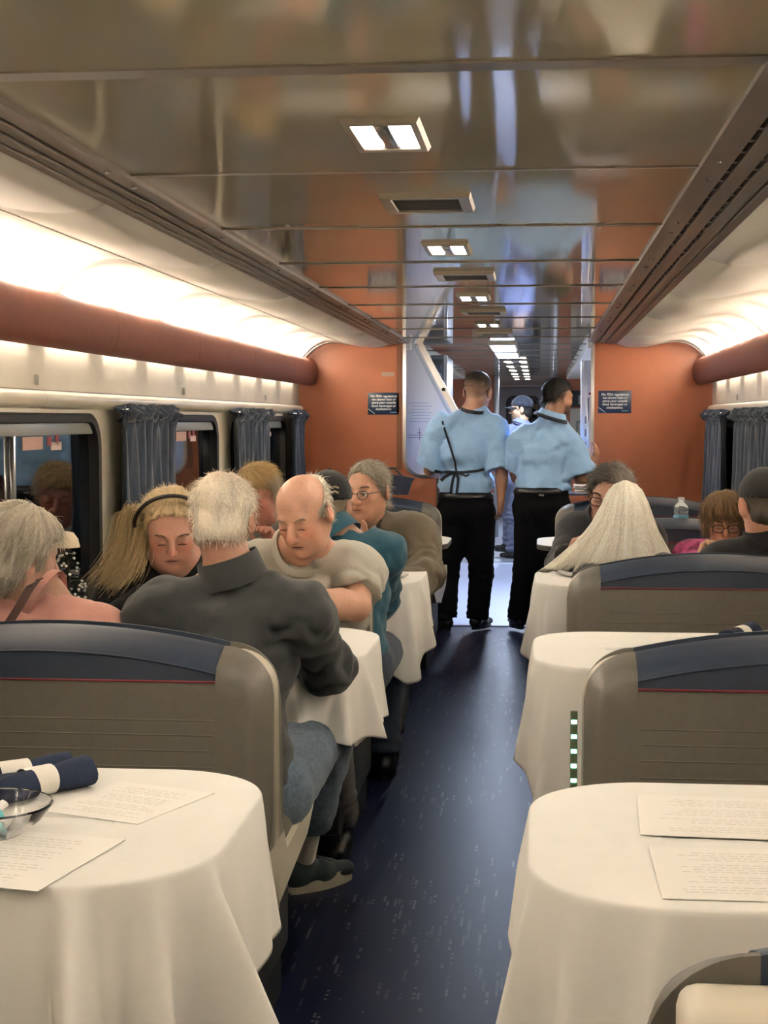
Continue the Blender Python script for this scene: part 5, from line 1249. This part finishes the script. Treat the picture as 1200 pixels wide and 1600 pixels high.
for s_, mm in ((1, 'cream_lapel'), (-1, 'navy_collar')):
    MB().rings([[NBp+sx*s_*a+fw*b_+up*c for a, b_, c in q] for q in (((.058,.0,.045),(.064,.005,.03),(.060,.012,.03)), ((.052,.06,.012),(.066,.068,-.02),(.060,.075,-.015)), ((.018,.108,-.06),(.05,.105,-.085),(.045,.112,-.085)))]).build('shirt_collar', fabric('pale_lilac_shirt', (.48,.45,.50)), p['root'], ang=70)
    MB().tube([NBp+sx*s_*a+fw*b_+up*c for a, b_, c in ((.07,-.02,.045),(.080,.05,.005),(.062,.11,-.06),(.024,.125,-.125),(.004,.125,-.17))], .011, 8).build('jacket_collar', fabric('black_olive_lining', (.014,.013,.012)), p['root'])
# ---- man in teal fleece and black cap, back to us ---------------------------------------------------------------------
rt = (-.735, 5.62); T = to_local(rt, 0); teal = fabric('dark_teal_fleece', (.014,.075,.115), .12, 250, .25)
J = seated_joints(pelvis=(0,0,.53), chest=(.0,.07,.80), neck=(-.015,.13,1.01), shL=(-.17,.09,.93), shR=(.165,.09,.945), elL=(-.22,.2,.74), elR=tuple(T(at(592,940,5.86))), wrR=tuple(T(at(572,925,6.12))), wrL=(-.1,.4,.84), knR=(.14,.46,.54), anR=(.12,.50,.115))
p = person('man in a dark teal fleece and black cap seen from behind at the aisle', rt, 0, T(at(514,790,5.80)), (-.10,.10,.02), J, (.46,.27,.19), s=1.02, girth=1.1,
    face=dict(neck=.056, mouth=False, ruddy=.5),
    hair=dict(kind='short', col=(.20,.15,.10), th=.005, n=700, len=.016, lift=.1, lump=.002),
    top=dict(sleeve='long', mat=teal, ease=.016, wrinkle=.016, vfold=.4, collar='stand', name='fleece_jacket'), bottom=dict(mat=jeans_d, ease=.016, name='jeans'))
cap_on(p, fabric('black_cap_twill', (.010,.010,.010), .15, 250))
hp = p['hp']; o_ = empty('cap_embroidery'); o_.parent = p['root']
for k in range(2): MB().tube([hp(x, -.1215+3.9*x*x, .046+.018*k+.002*math.sin(x*300)) for x in np.linspace(.018,.060,13)], .0042, 6).build('tan_stitching', fabric('tan_thread', (.30,.24,.15)), o_)
MB().tube([hp(.058,-.05,.0), hp(.062,-.058,-.03), hp(.058,-.055,-.06), hp(.05,-.06,-.085)], .003, 6).build('red_cord', mat('red_cord', (.30,.012,.012), .6), p['root'])
# ---- person at the window, only brown hair showing --------------------------------------------------------------------
rt = (-1.24, 5.62); T = to_local(rt, 0)
p = person('person at the window of whom only brown hair shows above the white-haired man', rt, 0, T(at(322,805,5.80)), (0,.25,0), seated_joints(neck=(0,.13,.99), chest=(0,.07,.80), shL=(-.165,.08,.92), shR=(.165,.08,.92)), SKIN, s=.98,
    face=dict(mouth=False), hair=dict(kind='short', col=(.22,.14,.07), th=.016, n=1600, len=.04, lift=.2, mess=.25, lump=.007),
    top=dict(sleeve='long', mat=fabric('dark_green_knit', (.02,.03,.025)), name='sweater', collar='crew'), bottom=dict(mat=jeans_d))
# ---- woman with long white hair, back to us -----------------------------------------------------------------------------
rt = (.315, 5.60); T = to_local(rt, 0); H0 = T(at(976,806,5.76))
p = person('woman with long white hair seen from behind over the right bench', rt, 0, H0, (0,.18,.0), seated_joints(pelvis=(0,0,.52), neck=(0,.11,.965), chest=(0,.06,.77), shL=(-.112,.08,.865), shR=(.15,.07,.885), elL=(-.12,.24,.72), wrL=(-.05,.42,.84)), SKIN, s=.97, girth=1.0,
    face=dict(mouth=False, neck=.05), hair=dict(kind='short', col=(.85,.80,.69), th=.006, n=0, lump=.003, line=([-.12,-.06,-.02,.01,.035,.06,.085,.12], [-.13,-.13,-.10,-.05,.03,.070,.090,.10])),
    top=dict(sleeve='long', mat=fabric('dark_grey_sweater', (.05,.05,.055)), name='sweater', collar='crew'), bottom=dict(mat=jeans_d))
hr = [o for o in p['root'].children if o.name.startswith('hair')][0]; hp = p['hp']
n = 2400; a = NR.uniform(-1.75, 1.75, n); f = NR.uniform(0, 1, n)
cen = hp(.005,-.02,.128)
def veil(n, r, rr=.0013, seg=11, col=(.95,.90,.79)):
    Vv = np.zeros((n, seg+1, 3)); a = np.sort(NR.uniform(-2.0, 2.0, n)); dep = NR.uniform(0,1,n); nz = lambda f, o: vnoise(np.c_[a*f+o, np.full(n,o*1.7), dep*1.5+o]); ln = NR.uniform(.84,1.0,n)+.09*nz(4.5,3)+.05*nz(11,8)
    clump = .16*nz(3.1,5)+.09*nz(9.3,2)+.035*nz(21,6)
    for j in range(seg+1):
        t = j/seg*ln
        rad_x = np.interp(t, [0,.12,.3,.5,.75,1], [.004,.054,.088,.116,.162,.200])*(1-.10*dep); rad_y = np.interp(t, [0,.12,.3,.5,.75,1], [.004,.075,.118,.128,.135,.135])*(1-.12*dep)
        z = np.interp(t, [0,.12,.3,.5,.75,1], [.136,.116,.045,-.045,-.135,-.215])
        aa = a+clump*t; left = np.where(np.sin(aa) < 0, 1+.62*np.maximum(t-.3, 0)/.7, 1+.06*t)
        Vv[:, j, 0] = rad_x*np.sin(aa)*left+NR.normal(size=n)*.0012; Vv[:, j, 1] = -.015-rad_y*np.cos(aa); Vv[:, j, 2] = z-.012*t*np.cos(aa*3)
    loc = Vv*p['s']; R_yaw = np.array(Matrix.Rotation(0, 3, 'Z')); W0 = loc + (p['H'])
    d = np.gradient(W0, axis=1); d /= np.maximum(np.linalg.norm(d, axis=2, keepdims=True), 1e-9)
    sd = np.cross(d, np.array([.3,.9,.2])); sd /= np.maximum(np.linalg.norm(sd, axis=2, keepdims=True), 1e-9); ot = np.cross(d, sd)
    W = np.zeros((n, seg+1, 3, 3))
    for q in range(3):
        an_ = 2*PI*q/3; rad = (rr*(1-.55*np.linspace(0,1,seg+1)**2))[None, :, None]; W[:, :, q] = W0+(sd*math.cos(an_)+ot*math.sin(an_))*rad
    base = (np.arange(n)*(seg+1)*3)[:, None]; fcs = [base+np.array([[j*3+q, j*3+(q+1)%3, (j+1)*3+(q+1)%3, (j+1)*3+q]]) for j in range(seg) for q in range(3)]
    C = np.array(col)*(1+.13*nz(6.1,4)[:, None]+.08*nz(17,9)[:, None]+NR.uniform(-.12,.12,(n,1))); return qmesh('long_hair', W.reshape(-1,3), np.concatenate(fcs), m_hair, hr, np.repeat(np.clip(C,0,1), (seg+1)*3, 0))
veil(7000, .1)
# ---- dark-jacketed man with spectacles facing us, right ------------------------------------------------------------------
rt = (.29, 7.05); T = to_local(rt, PI); dj = fabric('black_jacket', (.014,.015,.018), .2, 200, .2)
J = seated_joints(chest=(.0,.12,.79), neck=(.0,.20,1.0), shL=(-.18,.14,.92), shR=tuple(T(at(903,832,6.86))), elR=tuple(T(at(880,885,6.7))), wrR=tuple(T(at(890,872,6.42))), elL=(-.2,.25,.78), wrL=(-.1,.44,.86))
p = person('man with dark swept hair and glasses in a black jacket, behind the white-haired woman', rt, PI, T(at(953,777,6.74)), (-.30,.16,-.12), J, (.44,.24,.17), s=1.08, girth=1.1,
    face=dict(eyes='closed', brow=(.06,.05,.04), ruddy=.6, neck=.058),
    hair=dict(kind='short', col=(.075,.065,.055), col2=(.30,.26,.21), mix=lambda l: np.clip((-.01-l[:,0])/.05, 0, 1)*.8, th=.014, n=2400, len=.045, lift=.25, mess=.25, lump=.007, flow=(.8,-.5,.05), radial=False, line=([-.12,-.06,-.03,.0,.03,.06,.10], [-.075,-.075,-.045,-.005,.035,.075,.095])),
    top=dict(sleeve='long', mat=dj, ease=.022, wrinkle=.009, collar='stand', name='jacket'), bottom=dict(mat=blackcloth),
    hands=dict(R=((-.3,.3,.7),(-.6,.4,-.2),(.7,.8,.6))))
spectacles(p, mat('black_frame', (.01,.009,.008), .4), rim=.0022, rect=True)
# ---- woman in bright pink with glasses, right window ----------------------------------------------------------------------
rt = (.83, 7.05); T = to_local(rt, PI)
J = seated_joints(pelvis=(0,0,.50), chest=(0,.08,.72), neck=(0,.14,.895), shL=(-.155,.11,.83), shR=(.155,.11,.835), elR=tuple(T(at(1086,880,6.8))), wrR=tuple(T(at(1093,884,6.45))), elL=(-.2,.25,.74), wrL=(-.1,.42,.85))
pk = mat('magenta_print_blouse', (.52,.07,.22), .8, noise=.75, nscale=18, bump=.2, bscale=700)
p = person('woman with brown fringe and glasses in a magenta blouse by the right window', rt, PI, T(at(1131,816,6.78)), (-.02,.22,.0), J, (.46,.24,.15), s=1.0, girth=1.0,
    face=dict(eyes='closed', brow=(.15,.09,.05), ruddy=.6, neck=.05, frown=.1),
    hair=dict(kind='short', col=(.20,.12,.055), th=.016, n=2600, len=.05, lift=.12, mess=.15, lump=.006, flow=(-.25,.75,-.5), radial=True, droop=.35,
        line=([-.12,-.06,-.03,.0,.03,.055,.085,.12], [-.07,-.07,-.06,-.045,-.02,.03,.052,.055])),
    top=dict(sleeve='long', mat=pk, ease=.014, collar='crew', name='blouse'), bottom=dict(mat=jeans_d),
    hands=dict(R=((-.35,-.1,.8),(-.4,.8,0),(.7,.8,.6))))
spectacles(p, mat('black_frame', (.01,.009,.008), .4), rim=.002, rect=True)
# ---- man in black with a black cap, right edge ------------------------------------------------------------------------------
rt = (.87, 5.62); T = to_local(rt, 0)
J = seated_joints(pelvis=(0,0,.53), chest=(-.02,.07,.80), neck=(-.02,.12,1.02), shL=(-.20,.09,.915), shR=(.19,.09,.93), elL=(-.26,.2,.76), wrL=(-.12,.4,.84))
p = person('man in a black sweater and black cap at the right picture edge, seen from behind', rt, 0, T(at(1193,790,5.76)), (.18,.12,0), J, (.46,.23,.15), s=1.06, girth=1.25,
    face=dict(neck=.062, mouth=False, ruddy=.8, ear=1.1), hair=dict(kind='short', col=(.06,.045,.03), th=.004, n=600, len=.012, lift=.1, lump=.002),
    top=dict(sleeve='long', mat=blk, ease=.016, wrinkle=.006, collar='stand', name='sweater'), bottom=dict(mat=blackcloth))
cap_on(p, fabric('charcoal_cap_twill', (.016,.015,.014), .15, 250)); 
# ---- two attendants in light blue shirts --------------------------------------------------------------------------------------
tr = mat('black_uniform_trousers', (.004,.004,.0055), .9, spec=.15, noise=.2, nscale=120, bump=.15, bscale=900)
Ya = 10.42; rt = tuple(at(724,700,Ya)[:2]); T = to_local(rt, 0); tt = lambda u, v, dy=0: tuple(T(at(u, v, Ya+dy)))
J = dict(pelvis=tt(728,795), chest=tt(728,705), neck=tt(741,638), shL=tt(689,668), shR=tt(772,668), elL=tt(672,735,.06), elR=tt(784,738,-.02), wrL=tt(700,742,.26), wrR=tt(783,780,-.03),
    hipL=tt(708,812), hipR=tt(748,812), knL=tt(698,895,.03), knR=tt(752,895,.03), anL=tt(697,965,0), anR=tt(746,963,.02))
p = person('attendant in a light blue shirt and tied apron standing left in the doorway, back turned', rt, 0, tt(747,612,.02), (-.38,.10,.06), J, (.42,.22,.145), s=1.02, girth=1.12, h=.0058, seated=False,
    face=dict(hs=1.13, neck=.060, mouth=False, shaved=(.17,.105,.07), shav_f=.75, ear=1.05), hair=dict(kind='short', col=(.035,.025,.018), col2=(.20,.12,.08), mix=lambda l: np.clip((.062-l[:,2])/.04,0,1)*(l[:,1] < .04), th=.003, n=1500, len=.014, lift=.6, mess=.3, lump=.002, nape=False, line=([-.12,-.06,-.03,.0,.03,.06,.10], [.022,.024,.03,.042,.055,.066,.075])),
    top=dict(sleeve='short', mat=shirt_blue, ease=.022, wrinkle=.012, vfold=1.3, collar='band', cmat=fabric('navy_collar_tape', (.012,.016,.03)), slen=.92, slw=1.15, name='shirt', hem=.095),
    bottom=dict(mat=tr, waist=1, topz=.115, ease=.022, flare=1.3, wrinkle=.004, hem=.02), hands=dict(R=((-.05,.05,-1),(-.9,.4,0),(.3,.35,.3))),
    shoes=dict(lift=True, toeL=(-.35,1,0), toeR=(.45,1,0)))
# apron strings crossing the back, waist tie with a bow, belt
W = lambda u, v, dy: np.array(tt(u, v, dy)); navy = fabric('navy_apron_tape', (.010,.013,.026)); ap = empty('apron'); ap.parent = p['root']
def back_y(o, u, v):
    """first surface point of the shirt on the line of sight, in body axes"""
    return None
def ribbon(name, pts, wd, m, parent, th=.002):
    R_ = []; pts = [np.array(q, float) for q in pts]
    for i, q in enumerate(pts):
        t = pts[min(i+1,len(pts)-1)]-pts[max(i-1,0)]; t /= np.linalg.norm(t); sd = np.cross(t, (0,1,0)); sd /= max(np.linalg.norm(sd), 1e-6); o_ = np.cross(sd, t)
        R_.append([q+sd*wd+o_*th, q-sd*wd+o_*th, q-sd*wd-o_*th, q+sd*wd-o_*th])
    return MB().rings(R_).build(name, m, parent, ang=60)
def on_back(pp, u, v, Y, off=.004, names=('shirt','trousers')):
    """drop a picture point onto the garment's back, seen from the aisle"""
    d = _ray(u, v); d = d/np.linalg.norm(d); best = None
    for o in pp['root'].children:
        if not o.name.split('.')[0] in names: continue
        me = o.data; n_ = len(me.vertices); c = np.zeros(n_*3); me.vertices.foreach_get('co', c); c = c.reshape(-1, 3)
        a = pp['root'].rotation_euler[2]; rl = pp['root'].location; X = c[:,0]*math.cos(a)-c[:,1]*math.sin(a)+rl[0]; Y_ = c[:,0]*math.sin(a)+c[:,1]*math.cos(a)+rl[1]
        P = np.c_[X, Y_, c[:,2]]-_C; t = P @ d; dist = np.linalg.norm(P-t[:, None]*d, axis=1); k = np.where(dist < .016)[0]
        if len(k): tt_ = t[k].min(); best = tt_ if best is None else min(best, tt_)
    if best is None: return np.array(to_local((pp['root'].location[0], pp['root'].location[1]), pp['root'].rotation_euler[2])(at(u, v, Y)))
    return np.array(to_local((pp['root'].location[0], pp['root'].location[1]), pp['root'].rotation_euler[2])(_C+d*(best-off)))
B_ = lambda pts: [on_back(p, u, v, Ya-.12) for u, v in pts]
ribbon('waist_tie', B_([(679,736),(690,738),(700,737),(711,738),(722,738),(733,737),(745,736),(757,733)]), .009, navy, ap)
ribbon('apron_string', B_([(691,658),(696,675),(701,690),(706,706),(711,722),(713,737)]), .007, navy, ap)
ribbon('tie_end', B_([(712,738),(708,748),(706,758),(704,772)]), .009, navy, ap); ribbon('tie_end', B_([(713,738),(716,748),(715,760),(713,774)]), .009, navy, ap)
ribbon('bow_loop', B_([(711,738),(702,741),(694,746),(689,751)]), .011, navy, ap); ribbon('bow_loop', B_([(713,738),(722,741),(728,744),(733,741)]), .007, navy, ap)
def belt(p, g, e):
    G = Field(.0055); PV = p['PV']; G.ell(PV+L3(0,0,.08), L3(.148*g+e,.110*g+e,.09)*1.0+L3(.006,.006,0), np.eye(3), 0); G.ell(PV, L3(.150*g+e,.108*g+e,.105)+L3(.006,.006,0), np.eye(3), .03)
    G.cut(PV+L3(0,0,.108), (0,0,1), .3); G.cut(PV+L3(0,0,.075), (0,0,-1), .3); v, q_ = G.solve(); qmesh('belt', v, q_, mat('black_belt_leather', (.006,.006,.006), .35), p['root'])
belt(p, 1.12, .022)
# right attendant
Ya = 10.28; rt = tuple(at(848,700,Ya)[:2]); T = to_local(rt, 0); tt = lambda u, v, dy=0: tuple(T(at(u, v, Ya+dy)))
J = dict(pelvis=tt(846,788), chest=tt(851,712,.02), neck=tt(862,652,.03), shL=tt(816,690,.05), shR=tt(890,694,-.01), elL=tt(806,738,.12), elR=tt(908,748,.02), wrL=tt(815,765,.22), wrR=tt(926,728,.16),
    hipL=tt(830,805), hipR=tt(864,805), knL=tt(822,890,.05), knR=tt(862,895,.03), anL=tt(811,962,.12), anR=tt(850,970,.0))
p = person('attendant in a light blue shirt standing right in the doorway, arm raised, dark slicked hair', rt, 0, tt(873,622,.04), (-.85,.08,.0), J, (.36,.185,.115), s=1.03, girth=1.08, h=.0058, seated=False,
    face=dict(neck=.056, mouth=False, stubble=(.015,.010,.008), stub_f=.9, shaved=(.10,.062,.042), shav_f=.7), hair=dict(kind='short', col=(.010,.008,.007), th=.014, n=1800, len=.045, lift=.06, mess=.1, lump=.004, flow=(0,-.9,-.35), nape=True, radial=False,
        vol=(.80,1,1), line=([-.12,-.06,-.03,.0,.03,.06,.10], [-.03,.0,.03,.045,.055,.066,.075])),
    top=dict(sleeve='short', mat=shirt_blue, ease=.024, wrinkle=.012, vfold=1.2, collar='shirt', tape=fabric('navy_collar_tape', (.012,.016,.03)), slen=.84, slw=1.15, name='shirt', hem=.095),
    bottom=dict(mat=tr, waist=1, topz=.115, ease=.024, flare=1.3, wrinkle=.004, hem=.02), hands=dict(R=((.25,.2,.9),(-.8,.5,0),(.25,.3,.2))),
    shoes=dict(lift=True, toeL=(-.3,1,0), toeR=(.5,1,0)))
B_ = lambda pts: [on_back(p, u, v, Ya-.12) for u, v in pts]
belt(p, 1.08, .024)
ribbon('belt_label', B_([(842,773),(850,774)]), .006, mat('grey_plate', (.30,.28,.24), .5), p['root'])
# far attendant in the passage
Ya = 16.1; rt = tuple(at(808,700,Ya)[:2]); T = to_local(rt, .75); tt = lambda u, v, dy=0: tuple(T(at(u, v, Ya+dy)))
J = dict(pelvis=tt(806,752), chest=tt(808,700), neck=tt(815,662), shL=tt(795,677,.05), shR=tt(822,677,-.05), elL=tt(786,705,.06), elR=tt(826,708,-.12), wrL=tt(788,728,.0), wrR=tt(806,724,-.2),
    hipL=tt(800,762,.05), hipR=tt(810,762,-.05), knL=tt(798,805,.05), knR=tt(806,808,-.06), anL=tt(795,850,.06), anR=tt(800,862,-.06))
p = person('man in dark cap, vest and denim shirt in the passage beyond the doorway', rt, .75, tt(814,640,0), (.75,.02,0), J, (.40,.25,.15), s=1.02, girth=1.05, h=.008, seated=False,
    face=dict(hs=1.08, eyes='open', neck=.055, stubble=(.03,.02,.015), stub_f=.6), hair=dict(kind='short', col=(.01,.008,.007), th=.004, n=300, len=.01, h=.008),
    top=dict(sleeve='long', mat=fabric('violet_denim_shirt', (.13,.15,.26)), ease=.02, wrinkle=.009, collar='shirt', name='shirt', h=.011),
    bottom=dict(mat=fabric('grey_jeans', (.085,.095,.15)), ease=.02, h=.012), shoes=dict(lift=True, toeL=(-.1,1,0), toeR=(.1,1,0)))
cap_on(p, fabric('dark_navy_cap', (.008,.010,.018)), h=.008); spectacles(p, mat('black_frame', (.01,.009,.008), .4), rim=.002)
G = Field(.011); G.ell(p['C']+p['RT'][:,1]*.006, L3(.158,.108,.165), p['RT'], 0); G.ell(p['C']*.5+p['PV']*.5, L3(.162,.128,.15), p['RT'], .06); v, q_ = G.solve(); qmesh('vest', v, q_, fabric('dark_navy_vest', (.010,.012,.022)), p['root'])
